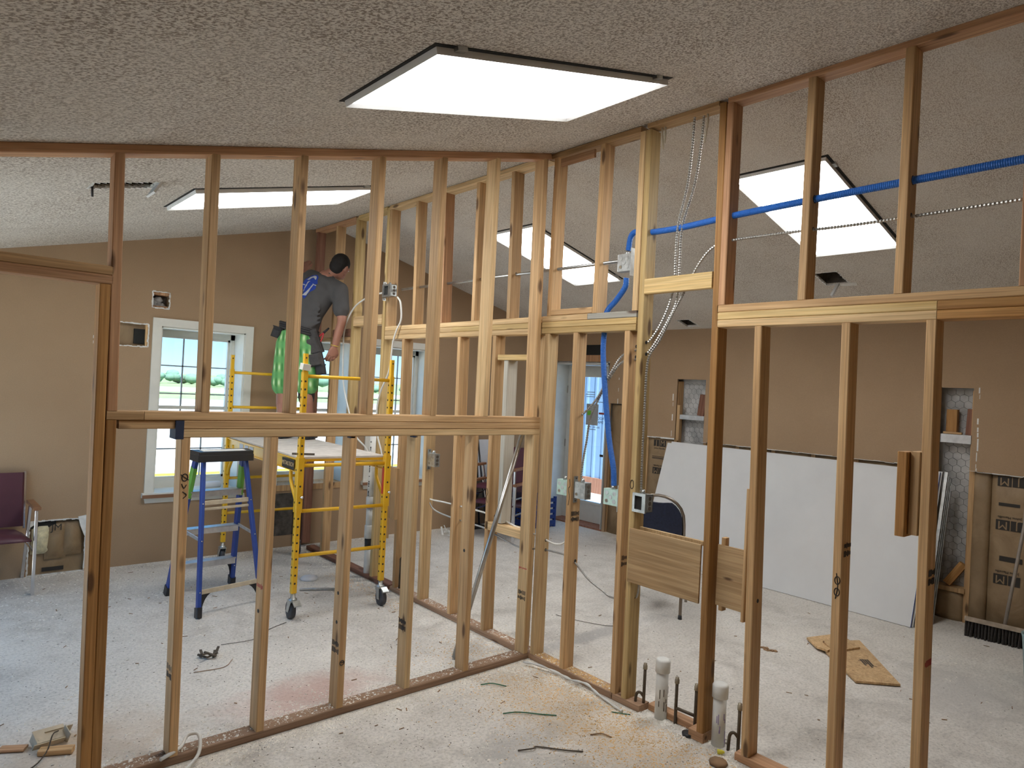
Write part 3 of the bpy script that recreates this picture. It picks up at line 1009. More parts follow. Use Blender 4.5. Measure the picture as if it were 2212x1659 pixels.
def jm(b, y, z, flip, s=1.0, small='Johns Manville'):
    """the printed mark: two dark tiles with knocked-out letters"""
    x = XR + .0215
    sg = -1 if not flip else 1      # reading direction along y (viewer inside the room looks along +x)
    up = -1 if flip else 1
    W, H = .105 * s, .075 * s
    for k, (a, c) in enumerate(((-.5, -.06), (-.02, .5))):
        ya, yb = y + sg * a * W * 1.6, y + sg * c * W * 1.6
        MB().b2((x - .001, min(ya, yb), z - H / 2), (x, max(ya, yb), z + H / 2)).build('print', 'print_black', b)
    lettering('J', H * 1.1, (x - .0018, y + sg * -.28 * W * 1.6, z), (0, sg, 0), (0, 0, up), 'kraft_paper', b)
    lettering('M', H * 1.15, (x - .0018, y + sg * .24 * W * 1.6, z), (0, sg, 0), (0, 0, up), 'kraft_paper', b)
    lettering(small, .026 * s, (x - .0018, y, z - up * (H / 2 + .022 * s)), (0, sg, 0), (0, 0, up), 'print_black', b)
B1 = batt(1.44, 1.825, 0.0, 1.27)
jm(B1, 1.64, 1.175, False)
jm(B1, 1.64, .855, True)
for zz in (1.02, 1.005, .995):
    MB().b2((XR + .0205, 1.50, zz - .003), (XR + .0215, 1.74, zz + .003)).build('print', 'print_black', B1)
B2 = batt(1.83, 2.40, 0.0, 1.59)
for a, b in ((.66, 1.05), (.26, .655), (-.15, .255), (-.55, -.155), (-.95, -.555), (-1.215, -.955)):
    batt(a, b, 0.0, 1.24)
B3 = batt(-1.60, -1.47, 0.0, 1.24)
B4 = batt(-1.90, -1.605, 0.0, 1.24)
for zz in (1.19, .845, .415):
    jm(B4, -1.735, zz, True, 1.05)
MB().b2((XR + .0205, -1.80, .995), (XR + .0215, -1.66, 1.02)).build('print', 'print_black', B4)
MB().b2((XR + .0205, -1.83, .56), (XR + .0215, -1.68, .60)).build('print', 'print_black', B4)
for a, b in ((-2.3, -1.905), (-2.7, -2.305), (-3.1, -2.705)):
    batt(a, b, 0.0, 1.24)
for yy in (2.41, 1.828, 1.435, 1.05, .657, .257, -.152, -.552, -.952, -1.466, -1.90):
    MB().b2((XR + .03, yy - .019, 0), (XR + .115, yy + .019, 1.9 if yy in (1.435, 1.05, -1.466) else 1.25)).build('wall_stud', 'fir_tan', wr)
# torn white edge of the drywall
m = MB()
r_ = random.Random(5)
for a, b, z in ((1.43, 1.82, 1.245), (-3.0, -1.46, 1.245), (-1.22, 1.05, 1.245)):
    y = a
    while y < b:
        L = r_.uniform(.03, .09)
        m.box((XR - .001, y + L / 2, z - .002 + r_.uniform(-.003, .003)), (.006, L, r_.uniform(.006, .018) if a > 1 else r_.uniform(.002, .007)))
        y += L
m.build('torn_edge', 'gypsum', wr)
for y, z0, z1, sd in ((-1.50, 1.25, 1.93, 31), (-1.19, 1.25, 1.93, 32), (1.47, 1.27, 1.75, 33), (2.28, 1.6, 1.95, 34)):
    r_ = random.Random(sd)
    m = MB()
    z = z0
    while z < z1:
        L = r_.uniform(.02, .1)
        if r_.random() < .65:
            m.box((XR - .001, y + r_.uniform(-.004, .004), z + L / 2), (.0024, r_.uniform(.003, .011), L))
        z += L + r_.uniform(0, .03)
    m.build('scraped_paint', 'gypsum', wr)
# niches lined with wire lath
for y0, y1, z0 in ((1.06, 1.42, 1.20), (-1.455, -1.23, .27)):
    hexwire('wire_lath', y0, y1, z0, 1.915, XR + .117, wr)
MB().b2((XR + .01, 1.065, 1.475), (XR + .115, 1.415, 1.525)).build('niche_shelf', 'ladder_alu', wr)
MB().b2((XR + .01, -1.452, 1.462), (XR + .115, -1.232, 1.532)).build('niche_shelf', 'ladder_alu', wr)
MB().b2((XR + .01, -1.455, .235), (XR + .115, -1.23, .272)).build('niche_sill', 'fir_tan', wr)
batt(-1.45, -1.235, 0.0, .235)
def scrap(name, a, b, w, d, mat, label, xdir=(1, 0, 0)):
    o = board(name, a, b, w, d, mat, None, xdir, .002)
    return tag(o, label, 'wood scrap')
scrap('wood_block', (XR + .06, 1.13, 1.526), (XR + .06, 1.10, 1.76), .05, .085, 'lumber_redwood', 'reddish wood offcut standing on the shelf of the niche near the door')
scrap('wood_strip', (XR + .03, 1.398, 1.23), (XR + .03, 1.398, 1.63), .05, .04, 'fir_tan', 'narrow wood strip upright at the left side of the niche near the door')
scrap('wood_block', (XR + .06, -1.30, 1.534), (XR + .06, -1.30, 1.74), .05, .08, 'lumber_orange', 'brown wood block standing at the left on the right-hand niche shelf')
scrap('wood_block', (XR + .06, -1.425, 1.534), (XR + .06, -1.435, 1.75), .05, .045, 'lumber_redwood', 'tall reddish wood offcut at the right end of the right-hand niche shelf')
scrap('wood_strip', (XR + .02, -1.25, 1.5435), (XR + .02, -1.385, 1.5435), .018, .03, 'fir_tan', 'short light wood strip lying along the front of the right-hand niche shelf', (0, 0, 1))
scrap('wood_block', (XR + .05, -1.32, .29), (XR + .06, -1.43, .47), .045, .06, 'lumber_orange', 'wood offcut leaning in the bottom of the right-hand niche')

# transom hole above the door, its shade drawn by a near-black slab
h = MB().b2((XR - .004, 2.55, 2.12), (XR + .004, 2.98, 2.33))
struct_h = h.build('cavity_shade', 'gap_shade', wr)
MB().b2((XR - .010, 2.52, 2.115), (XR + .001, 3.0, 2.20)).build('cavity_block', 'fir_red', wr)
MB().prism([(XR - .008, 3.0, 2.36), (XR - .008, 2.88, 2.36), (XR - .008, 2.92, 2.27), (XR - .008, 2.96, 2.20), (XR - .008, 3.0, 2.15)], (.008, 0, 0)).build('torn_edge', 'gypsum', wr)

# ------------------------------------------------------------------ the glazed door in the right wall
DX = 3.70
fr = MB()
fr.b2((XR + .0, 3.36, 0), (DX + .06, 3.40, 2.10)).b2((XR, 2.44, 0), (DX + .06, 2.47, 2.10)).b2((XR, 2.44, 2.08), (DX + .06, 3.40, 2.12)).b2((XR, 2.44, -.004), (DX + .06, 3.40, .018))
d = struct(fr.build('door_1', 'door_white'))
s = MB()
ya, yb, za, zb = 2.475, 3.355, .025, 2.075
ga, gb, gc, gd = 2.66, 3.17, .29, 1.925
s.b2((DX, ya, za), (DX + .045, ga, zb)).b2((DX, gb, za), (DX + .045, yb, zb)).b2((DX, ga, za), (DX + .045, gb, gc)).b2((DX, ga, gd), (DX + .045, gb, zb))
sl = s.build('door_slab', 'door_white', d)
s = MB()
for p, q in (((DX - .008, ga - .03, gc - .03), (DX, ga, gd + .03)), ((DX - .008, gb, gc - .03), (DX, gb + .03, gd + .03)), ((DX - .008, ga, gc - .03), (DX, gb, gc)), ((DX - .008, ga, gd), (DX, gb, gd + .03))):
    s.b2(p, q)
s.build('glazing_bead', 'door_white', sl)
MB().b2((DX + .02, ga, gc), (DX + .024, gb, gd)).build('pane', 'window_glass', sl)
for zz in (.42, 1.02, 1.75):
    MB().b2((DX - .012, 3.35, zz - .05), (DX + .004, 3.362, zz + .05)).build('hinge', 'hinge_metal', d)
MB().b2((XR - .006, 2.44, 0), (DX + .05, 3.40, .02)).build('threshold', 'lumber_redwood', d)
MB().b2((DX - .05, 2.485, .90), (DX - .004, 2.535, 1.0)).build('lever', 'hinge_metal', d)
# paper and lettering stuck on the outside of the glass (reads from outside)
gx_ = DX + .026
MB().b2((gx_, 2.81, 1.29), (gx_ + .002, 3.02, 1.57)).build('flyer', 'paper_flyer', d)
MB().b2((gx_ - .0005, 2.935, 1.42), (gx_ + .0005, 3.0, 1.48)).build('sticker', 'flyer_green', d)
lettering('ROC', .05, (gx_, 2.76, 1.385), (0, 1, 0), (0, 0, 1), 'print_black', d)
lettering('SMA', .05, (gx_, 2.76, 1.335), (0, 1, 0), (0, 0, 1), 'print_black', d)
lettering('806-583-190', .036, (gx_, 2.865, 1.265), (0, 1, 0), (0, 0, 1), 'muntin_grey', d)
MB().b2((gx_, 2.69, 1.44), (gx_ + .001, 2.80, 1.465)).build('sticker', 'label_red', d)
for k, (w_, zz) in enumerate(((.13, 1.725), (.16, 1.695), (.15, 1.665), (.11, 1.60), (.14, 1.235))):
    m = MB()
    y = 2.88 if k < 3 else (2.72 if k == 3 else 2.84)
    q = 0
    while q < w_:
        L = rnd.uniform(.006, .014)
        m.b2((gx_, y + q, zz - .005), (gx_ + .001, y + q + L * .8, zz + .005))
        q += L
    m.build('print', 'muntin_grey', d)
MB().b2((gx_ - .003, 2.68, .89), (gx_ + .001, 2.745, .92)).build('lock_sticker', 'print_black', d)

# left door opening outside the frame: plain glazed door
f = MB()
f.b2((XL - .14, LDOOR[0], 0), (XL, LDOOR[0] + .04, 2.1)).b2((XL - .14, LDOOR[1] - .04, 0), (XL, LDOOR[1], 2.1)).b2((XL - .14, LDOOR[0], 2.06), (XL, LDOOR[1], 2.1))
f.b2((XL - .08, LDOOR[0] + .04, .02), (XL - .04, LDOOR[0] + .12, 2.06)).b2((XL - .08, LDOOR[1] - .12, .02), (XL - .04, LDOOR[1] - .04, 2.06)).b2((XL - .08, LDOOR[0] + .1, .02), (XL - .04, LDOOR[1] - .1, .2))
for ym in (1.35, 2.33):
    f.b2((XL - .10, ym - .04, 0), (XL - .03, ym + .04, 2.06))
d2 = struct(f.build('door_2', 'door_white'))
MB().b2((XL - .062, LDOOR[0] + .12, .2), (XL - .058, LDOOR[1] - .12, 2.06)).build('pane', 'window_glass', d2)

# ------------------------------------------------------------------ outdoors
GZ = -.15
struct(MB().b2((-60, YB - .5, GZ - .3), (90, 38, GZ)).build('ground_pavement', 'asphalt_pale'))
struct(MB().b2((-200, 38.0, GZ - .3), (300, 46, GZ - .01)).build('ground_road', 'road_grey'))
struct(MB().b2((-300, 46.0, GZ - .3), (500, 420, GZ)).build('ground_grass', 'grass_pale'))
struct(MB().b2((-200, 62.0, GZ - .2), (400, 78, GZ + .03)).build('ground_gravel', 'asphalt_pale'))
cb = MB().cbox((0, 0, 0), (.13, .34, 40), .03, (0, pi / 2, 0))
cb.v = [(a + 5, b + 9.5, c + GZ + .02) for a, b, c in cb.v]
tag(cb.build('parking_curb', 'curb_yellow'), 'yellow painted curb outside the far windows', 'curb')
def bush(px, dist, hgt, k):
    r = random.Random(k)
    yaw = radians(41.187) + atan((px - 1106) / 1476.0)
    x, y = -3.04 + dist * sin(yaw), -3.18 + dist * cos(yaw)
    m = MB()
    for q in range(9):
        rr = hgt * r.uniform(.28, .5)
        m.lathe([(.01, -rr * .7), (rr * .7, -rr * .45), (rr, 0), (rr * .75, rr * .5), (.01, rr * .72)], (r.uniform(-1.7, 1.7), r.uniform(-1, 1), max(rr * .7, hgt * r.uniform(.2, .62))), 9, (0, 0, r.random() * 3))
    o = m.build('bush', 'tree_green')
    o.location = (x, y, GZ)
    tag(o, 'hazy green bush in the row along the horizon outside the far windows', 'bush', 'bushes on the horizon')
for k, px in enumerate((322, 392, 462, 532, 604, 676, 748, 818, 890)):
    bush(px, 105 + 5 * sin(k * 2.1), 1.9 + .3 * sin(k * 1.7), k)
# ribbed metal building across from the door
sb = thing('metal_shed', 'pale blue ribbed metal wall across from the glazed door', 'building', (6.6, 4.6, GZ))
m = MB()
vs = []
y = -3.2
prof = []
while y < 4.2:
    prof += [(0, y), (0, y + .14), (-.03, y + .165), (-.03, y + .20), (0, y + .225)]
    y += .225
for a, b in prof:
    vs += [(a, b, .28), (a, b, 3.6)]
fs = [(2 * i, 2 * i + 2, 2 * i + 3, 2 * i + 1) for i in range(len(prof) - 1)]
n = len(vs)
vs += [(a + .4, b, c) for a, b, c in vs]
fs += [tuple(q + n for q in reversed(f)) for f in fs]
m.add(vs, fs).build('siding', 'metal_siding', sb)
MB().b2((-.05, -3.2, 0), (.35, 4.3, .28)).build('base', 'lumber_redwood', sb)
# ------------------------------------------------------------------ yellow rolling scaffold
def rect_tube(m, a, b, w, d, xdir=(1, 0, 0)):
    a, b = Vector(a), Vector(b)
    z = (b - a).normalized()
    x = Vector(xdir)
    x = (x - z * x.dot(z)).normalized()
    y = z.cross(x)
    R = Matrix((x, y, z)).transposed()
    m.cbox((a + b) / 2, (w, d, (b - a).length), min(w, d) * .12, R)
    return m
SC = thing('rolling_scaffold', 'yellow steel rolling scaffold with plywood deck and black casters', 'scaffold', (-.555, 2.315, 0), -.05)
SWX, SLY = .345, .872
for sx in (-1, 1):
    for sy in (-1, 1):
        x, y = sx * SWX, sy * SLY
        m = MB()
        rect_tube(m, (x, y, .19), (x, y, 1.765), .040, .040)
        rect_tube(m, (x, y, 1.76), (x, y, 1.895), .031, .031)
        post = m.build('post', 'scaffold_yellow', SC)
        h = MB()
        for k in range(26):
            z = .26 + k * .0575
            if .75 < z < 1.16 and k % 2:
                continue
            w = .0262 if .75 < z < 1.16 else .0206
            h.lathe([(.0075, 0), (.0075, .001)], (x, y - w, z), 8, (pi / 2, 0, 0), False)
            h.lathe([(.0075, 0), (.0075, .001)], (x - w, y, z), 8, (0, -pi / 2, 0), False)
        h.lathe([(.006, 0), (.006, .001)], (x, y - .016, 1.865), 8, (pi / 2, 0, 0), False)
        h.build('pin_hole_shade', 'print_black', post)['kind'] = 'stuff'  # black discs stand for shade in the pin holes
        m = MB()
        rect_tube(m, (x, y, .765), (x, y, 1.155), .051, .051)
        sl = m.build('sliding_sleeve', 'scaffold_yellow', SC)
        MB().b2((x + sx * -.0265 - .004, y - .012, .86), (x + sx * -.0265 + .004, y + .012, 1.06)).build('warning_label', 'label_red', sl)
        MB().lathe([(.01, 0), (.012, .012), (.007, .03)], (x + .01, y - .0255, .875), 8, (pi / 2, 0, 0)).build('lock_pin', 'chrome', sl)
        # knee brace to the side rail
        MB().tube(smooth_path([(x, y - sy * .02, .81), (x, y - sy * .07, .87), (x, y - sy * .15, .96), (x, y - sy * .165, 1.01), (x, y - sy * .165, 1.09)], 5), .0135, 8).build('knee_brace', 'scaffold_yellow', SC)
        # caster
        c = MB()
        c.lathe([(.012, .12), (.030, .135), (.030, .15), (.017, .155), (.017, .20)], (x, y, 0), 12)
        ck = .03 if sx < 0 else -.02
        for q in (-1, 1):
            c.prism([(x + q * .024, y - .03, .135), (x + q * .024, y + .03, .135), (x + q * .024, y + .018 + ck, .05), (x + q * .024, y - .018 + ck, .05)], (q * .004, 0, 0))
        c.box((x, y, .137), (.056, .07, .008))
        cs = c.build('caster', 'galvanized', SC)
        MB().lathe([(.010, -.019), (.045, -.019), (.062, -.016), (.063, 0), (.062, .016), (.045, .019), (.010, .019)], (x, y + ck, .063), 22, (0, pi / 2, 0)).build('wheel', 'caster_rubber', cs)
        if sy < 0:
            MB().box((x + .01, y - .055, .125), (.05, .05, .012), (.5, 0, 0)).build('brake_lever', 'galvanized', cs)
for sy in (-1, 1):
    y = sy * SLY
    for z in (.45, .77, 1.095, 1.42, 1.735):
        MB().tube([(-SWX + .018, y, z), (SWX - .018, y, z)], .0135, 10).build('rung', 'scaffold_yellow', SC)
for sx in (-1, 1):
    x = sx * (SWX + .0)
    m = MB()
    m.b2((x - .002, -SLY + .03, 1.045), (x + .002, SLY - .03, 1.138)).b2((x - .014, -SLY + .03, 1.045), (x + .014, SLY - .03, 1.05)).b2((x - .014, -SLY + .03, 1.133), (x + .014, SLY - .03, 1.138))
    rl = m.build('side_rail', 'scaffold_yellow', SC)
    if sx < 0:
        pl = MB().b2((x - .0165, -.80, 1.055), (x - .0145, -.56, 1.125)).build('name_plate', 'print_black', rl)
        lettering('METALTECH', .042, (x - .0175, -.68, 1.09), (0, -1, 0), (0, 0, 1), 'gold_print', pl).location = (x - .0175, -.68, 1.09)
        for yy in (.15, .28, .42):
            MB().b2((x - .004, yy, 1.06), (x - .002, yy + .10, 1.12)).build('sticker', 'paper_white', rl)
MB().b2((-SWX + .004, -SLY + .02, 1.139), (SWX - .004, SLY - .02, 1.152)).build('deck', 'platform_ply', SC)
m = MB()
for ya in (-SLY + .022, SLY - .034):
    MB().b2((-SWX + .02, ya, 1.12), (SWX - .02, ya + .012, 1.15)).build('deck_end_angle', 'scaffold_yellow', SC)

MB().box((-SWX, -SLY, 1.80), (.056, .056, .045), (.12, .1, .05)).build('white_tape', 'white_tape', SC)
fl = MB().box((-.85, 1.62, 1.160), (.16, .022, .012), (0, 0, -.5)).build('flat_bar', 'debris_dark')
tag(fl, 'small dark flat tool lying on the front of the scaffold deck', 'tool')

# ------------------------------------------------------------------ blue step ladder
LD = thing('step_ladder', 'blue fibreglass step ladder with aluminium steps and black top cap', 'ladder', (-1.235, 2.19, 0))
L = lambda p: (p[0] + 1.235, p[1] - 2.19, p[2])
feet = {'rl': ((-1.465, 1.835), (-1.40, 2.11)), 'rr': ((-.985, 1.93), (-1.085, 2.14)), 'sl': ((-1.50, 2.47), (-1.42, 2.21)), 'sr': ((-1.005, 2.51), (-1.065, 2.24))}
rails = {}
for k, (ft, tp) in feet.items():
    m = MB()
    a, b = Vector(L((ft[0], ft[1], .02))), Vector(L((tp[0], tp[1], 1.09)))
    w, d = (.030, .062) if k[0] == 's' else (.026, .048)
    rect_tube(m, a, b, w, d)
    rails[k] = (a, b, m.build('rail', 'ladder_blue', LD))
    f = MB()
    z = (b - a).normalized()
    rect_tube(f, a - z * .02, a + z * .05, w + .012, d + .014)
    f.build('foot', 'black_plastic', rails[k][2])
    if k == 'sl' or k == 'sr':
        g = MB()
        p, q = a + z * .78, a + z * 1.02
        rect_tube(g, p, q, w + .003, d + .004)
        g.build('warning_label', 'label_green', rails[k][2])
def onrail(k, t):
    a, b, _ = rails[k]
    return a + (b - a) * t
for t in (.205, .465, .745):
    a, b = onrail('sl', t), onrail('sr', t)
    m = MB()
    rect_tube(m, a, b, .012, .085, (0, 0, 1))
    m.box((a + b) / 2 + Vector((0, -.042, -.018)), ((b - a).length - .02, .005, .042))
    m.build('step', 'ladder_alu', LD)
for t, nm in ((.135, 'lower'), (.70, 'upper')):
    a, b = onrail('rl', t), onrail('rr', t)
    m = MB()
    rect_tube(m, a, b, .032, .012, (0, 0, 1))
    if nm == 'upper':
        rect_tube(m, a + Vector((0, 0, -.045)), b + Vector((0, 0, -.045)), .018, .014, (0, 0, 1))
    m.build('rear_brace', 'ladder_dusty', LD)
for ka, kb in (('rl', 'sl'), ('rr', 'sr')):
    a, b = onrail(ka, .46), onrail(kb, .47)
    m = MB()
    rect_tube(m, a, b, .024, .006, (0, 0, 1))
    m.build('spreader', 'ladder_alu', LD)
for k, o, t in (('rl', 'rr', .125), ('rr', 'rl', .125), ('sl', 'sr', .19), ('sr', 'sl', .19)):
    a, b = onrail(k, t), onrail(o, t)
    d = (b - a).normalized()
    dn = (rails[k][0] - rails[k][1]).normalized()
    m = MB()
    arc = [a, a + d * .11]
    for q in range(1, 6):
        g = pi / 2 * q / 6
        arc.append(a + d * (.11 - .09 * sin(g)) + dn * (.15 * (1 - cos(g))))
    arc += [a + d * .018 + dn * .155, a + dn * .155]
    m.prism(arc, (0, .01, 0))
    m.build('gusset', 'black_plastic', LD)
m = MB()
m.prism([L((-1.445, 2.06, 1.075)), L((-1.055, 2.09, 1.075)), L((-1.03, 2.27, 1.075)), L((-1.455, 2.24, 1.075))], (0, 0, .012))
m.build('cap_web', 'black_plastic', LD)
m = MB()
m.prism([L((-1.45, 2.05, 1.11)), L((-1.045, 2.08, 1.11)), L((-1.02, 2.28, 1.11)), L((-1.46, 2.25, 1.11))], (0, 0, .03))
for (a, b) in (((-1.45, 2.05), (-1.045, 2.08)), ((-1.02, 2.28), (-1.46, 2.25)), ((-1.46, 2.25), (-1.45, 2.05)), ((-1.045, 2.08), (-1.02, 2.28))):
    pa, pb = L((a[0], a[1], 1.09)), L((b[0], b[1], 1.09))
    rect_tube(m, pa, pb, .05, .008, (0, 0, 1))
m.build('top_cap', 'black_plastic', LD)
MB().prism([L((-1.41, 2.09, 1.1402)), L((-1.09, 2.11, 1.1402)), L((-1.08, 2.21, 1.1402)), L((-1.41, 2.20, 1.1402))], (0, 0, .002)).build('cap_dust', 'gypsum', LD)
for k in rails:
    for t in (.14, .46, .70):
        p = onrail(k, t)
        MB().lathe([(.0055, 0), (.004, .003)], p + Vector((0, -.033 if k[0] == 's' else -.0255, 0)), 8, (pi / 2, 0, 0)).build('rivet', 'chrome', rails[k][2])

# ------------------------------------------------------------------ burgundy arm chair by the far wall
def arm_chair(loc, rz, label, group=None):
    """origin between the feet, faces -Y"""
    t = thing('arm_chair', label, 'chair', loc, rz, group)
    hw = .275
    for s in (-1, 1):
        x = s * hw
        m = MB()
        rect_tube(m, (x, -.235, 0), (x, -.235, .63), .022, .022)
        m.build('leg', 'chrome', t)
        m = MB()
        rect_tube(m, (x, .30, 0), (x, .06, .63), .022, .022)
        m.build('leg', 'chrome', t)
        m = MB()
        rect_tube(m, (x, -.235, .315), (x, .17, .315), .016, .018)
        m.build('side_rail', 'chrome', t)
        m = MB()
        rect_tube(m, (x, -.26, .648), (x, .10, .648), .026, .05, (0, 0, 1))
        m.build('arm_rest', 'arm_wood', t)
        m = MB()
        rect_tube(m, (x * .93, .20, .42), (x * .93, .28, .86), .016, .02)
        m.build('back_upright', 'chrome', t)
    m = MB()
    rect_tube(m, (-hw, -.235, .33), (hw, -.235, .33), .018, .018)
    m.build('front_rail', 'chrome', t)
    n = 9
    vs, fs = [], []
    for i in range(n):
        for j in range(n):
            u, v = i / (n - 1) * 2 - 1, j / (n - 1) * 2 - 1
            e = (1 - u ** 6) * (1 - v ** 6)
            vs.append((u * .25, v * .245 - .02, .40 + .055 * e - .02 * v))
    fs = [(i * n + j, (i + 1) * n + j, (i + 1) * n + j + 1, i * n + j + 1) for i in range(n - 1) for j in range(n - 1)]
    k = n * n
    vs += [(a, b, .385 - .02 * (b / .245) - .015 * (1 - abs(b / .27))) for a, b, c in vs]
    fs += [tuple(q + k for q in reversed(f)) for f in fs]
    rim = [i * n for i in range(n)] + [(n - 1) * n + j for j in range(1, n)] + [i * n + n - 1 for i in range(n - 2, -1, -1)] + list(range(n - 2, 0, -1))
    fs += [(rim[q], rim[(q + 1) % len(rim)], rim[(q + 1) % len(rim)] + k, rim[q] + k) for q in range(len(rim))]
    MB().add(vs, fs, True).build('seat', 'vinyl_burgundy', t)
    m = MB()
    m.cbox((0, .235, .645), (.50, .05, .42), .014, (-.18, 0, 0))
    m.build('backrest', 'vinyl_burgundy', t)
    return t
arm_chair((-2.585, 3.185, 0), .02, 'burgundy vinyl arm chair with chrome frame at the left edge, against the far wall')

# ------------------------------------------------------------------ navy banquet chair behind the plywood
def banquet(loc, rz, label):
    """faces -Y; backrest at +Y"""
    t = thing('banquet_chair', label, 'chair', loc, rz)
    for s in (-1, 1):
        x = s * .20
        m = MB()
        rect_tube(m, (x * 1.05, .27, 0), (x, .19, .46), .024, .018)
        m.build('leg', 'chair_bronze', t)
        m = MB()
        rect_tube(m, (x, -.21, 0), (x, -.19, .44), .022, .018)
        m.build('leg', 'chair_bronze', t)
        MB().lathe([(.016, 0), (.014, .03)], (x * 1.05, .275, 0), 10).build('foot_tip', 'black_plastic', t)
    MB().cbox((0, 0, .455), (.42, .42, .065), .02).build('seat', 'chair_navy', t)
    arc = [(-.20, .20, .46), (-.205, .235, .62)]
    for k in range(0, 13):
        g = pi - pi * k / 12
        arc.append((.205 * cos(g), .262 + .03 * sin(g), .73 + .215 * sin(g) ** .8 if sin(g) > 0 else .73))
    arc += [(.205, .235, .62), (.20, .20, .46)]
    MB().tube(arc, .0125, 8).build('back_frame', 'chair_bronze', t)
    pts = []
    for k in range(0, 17):
        g = pi - pi * k / 16
        zz = .72 + .205 * max(sin(g), 0) ** .8
        if abs(cos(g)) < .52:
            zz = .72 + .205 * .88 - .012 * (1 - (cos(g) / .52) ** 2)
        pts.append((.192 * cos(g), 0, zz))
    pts += [(.19, 0, .52), (-.19, 0, .52)]
    R = Matrix.Rotation(-.16, 3, 'X')
    P = [R @ (Vector(p) - Vector((0, 0, .6))) + Vector((0, .222, .6)) for p in pts]
    m = MB()
    m.prism(P, (0, .04, 0))
    m.build('backrest', 'chair_navy', t)
    return t
banquet((1.66, .22, 0), radians(118), 'navy banquet chair with bronze rounded back, behind the plywood panel')

# ------------------------------------------------------------------ drywall sheets leaning on the right wall
for k in range(4):
    off = .032 * k
    a = Vector((2.955 + off * .9, 0, .004))
    bt = Vector((3.345 + off * .8, 0, 1.205 + .004 * k - (.0 if k else .0)))
    d = (bt - a).normalized()
    nrm = Vector((d.z, 0, -d.x))
    y0, y1 = -1.245 - .012 * k, 1.42 - .05 * ((k * 7) % 3)
    m = MB()
    m.prism([(a.x, y0, a.z), (a.x, y1, a.z), (bt.x, y1, bt.z), (bt.x, y0, bt.z)], nrm * .0125)
    o = m.build('drywall_sheet', 'drywall_white')
    tag(o, ['white drywall sheet at the front of the leaning stack by the right wall', 'second white drywall sheet in the leaning stack by the right wall',
            'third white drywall sheet in the leaning stack by the right wall', 'rearmost white drywall sheet in the leaning stack, nearest the right wall'][k], 'drywall sheet', 'drywall sheets leaning on the right wall')
    m = MB()
    m.prism([(a.x, y0 - .002, a.z), (bt.x * .999, y0 - .002, bt.z), (bt.x + nrm.x * .0125, y0 - .002, bt.z + nrm.z * .0125), (a.x + nrm.x * .0125, y0 - .002, a.z + nrm.z * .0125)], (0, .002, 0))
    m.build('end_tape', 'ladder_blue' if k % 2 == 0 else 'debris_dark', o)
# metal corner beads leaning beside the niche
for k in range(4):
    m = MB()
    y, x = -1.315 - .006 * k, 3.13 + .03 * k
    a, b = Vector((x, y + .02, 0)), Vector((3.40 + .012 * k, y, 1.22 - .03 * k))
    rect_tube(m, a, b, .022, .003, (0, 1, 0))
    rect_tube(m, a + Vector((.01, .011, 0)), b + Vector((.01, .011, 0)), .003, .022, (0, 1, 0))
    tag(m.build('corner_bead', 'galvanized'), 'grey metal corner bead leaning with others at the right end of the drywall stack', 'corner bead', 'metal corner beads by the drywall stack')

# ------------------------------------------------------------------ push broom
BR = thing('push_broom', 'wide push broom with dark bristles standing against the insulated right wall', 'broom', (3.21, -1.83, 0))
m = MB()
m.cbox((0, 0, .125), (.075, .56, .035), .012, (0, .25, .09))
m.build('head', 'broom_wood', BR)
m = MB()
r_ = random.Random(3)
for i in range(26):
    for j in range(4):
        y = -.265 + .53 * i / 25
        x = -.025 + .05 * j / 3 + y * -.09
        m.tube([(x, y, .112), (x * 1.1 - .012 + r_.uniform(-.008, .008), y + r_.uniform(-.008, .008), .0)], .0075, 4, False, False)
m.build('bristles', 'broom_bristle', BR)['kind'] = 'stuff'
MB().tube([(.0, .03, .12), (.172, -.03, .90), (.178, -.035, 1.24)], .0125, 8).build('handle', 'broom_handle', BR)
# plastic bin just entering at the right edge
bn = MB().lathe([(.10, 0), (.13, .02), (.15, .28), (.155, .30), (.145, .30), (.125, .03), (.02, .02)], (2.53, -2.20, 0), 20).build('plastic_bin', 'bucket_teal')
tag(bn, 'grey-green plastic bin at the right edge, in front of the broom', 'bin')

# ------------------------------------------------------------------ plywood offcuts on the floor
P1 = thing('plywood_offcut', 'long plywood offcut with printed stamp on the floor in front of the drywall', 'plywood', (1.9, -1.2, 0))
vs = [(2.24, -1.145), (1.64, -1.63), (1.45, -1.44), (1.78, -1.11), (1.96, -.99)]
m = MB()
m.prism([(x - 1.9, y + 1.2, .006) for x, y in vs], (0, 0, .013))
m.build('sheet', 'plywood', P1)
for k, (u, L_) in enumerate(((0, .16), (.018, .19), (.036, .12), (.054, .15))):
    m = MB()
    q = 0
    r_ = random.Random(k)
    while q < L_:
        w = r_.uniform(.006, .015)
        c_ = Vector((1.88 - .52 * q - .6 * u - 1.9, -1.34 - .45 * q + .6 * u + 1.2, .0196))
        m.box(c_, (w * .8, .012, .001), (0, 0, .73))
        q += w
    m.build('print', 'debris_dark', P1)
P2 = MB().prism([(1.93, -.90, .012), (2.12, -.985, .022), (1.99, -1.13, .022), (1.775, -1.12, .022), (1.80, -1.03, .016)], (0, 0, .014)).build('plywood_offcut', 'plywood')
tag(P2, 'small pointed plywood offcut lying across the end of the long one', 'plywood')
P3 = MB().prism([(2.13, -1.08, .037), (2.05, -1.225, .021), (1.80, -1.15, .022), (1.90, -1.03, .037)], (0, 0, .012)).build('plywood_offcut', 'plywood')
tag(P3, 'small pale plywood offcut on top of the other two', 'plywood')

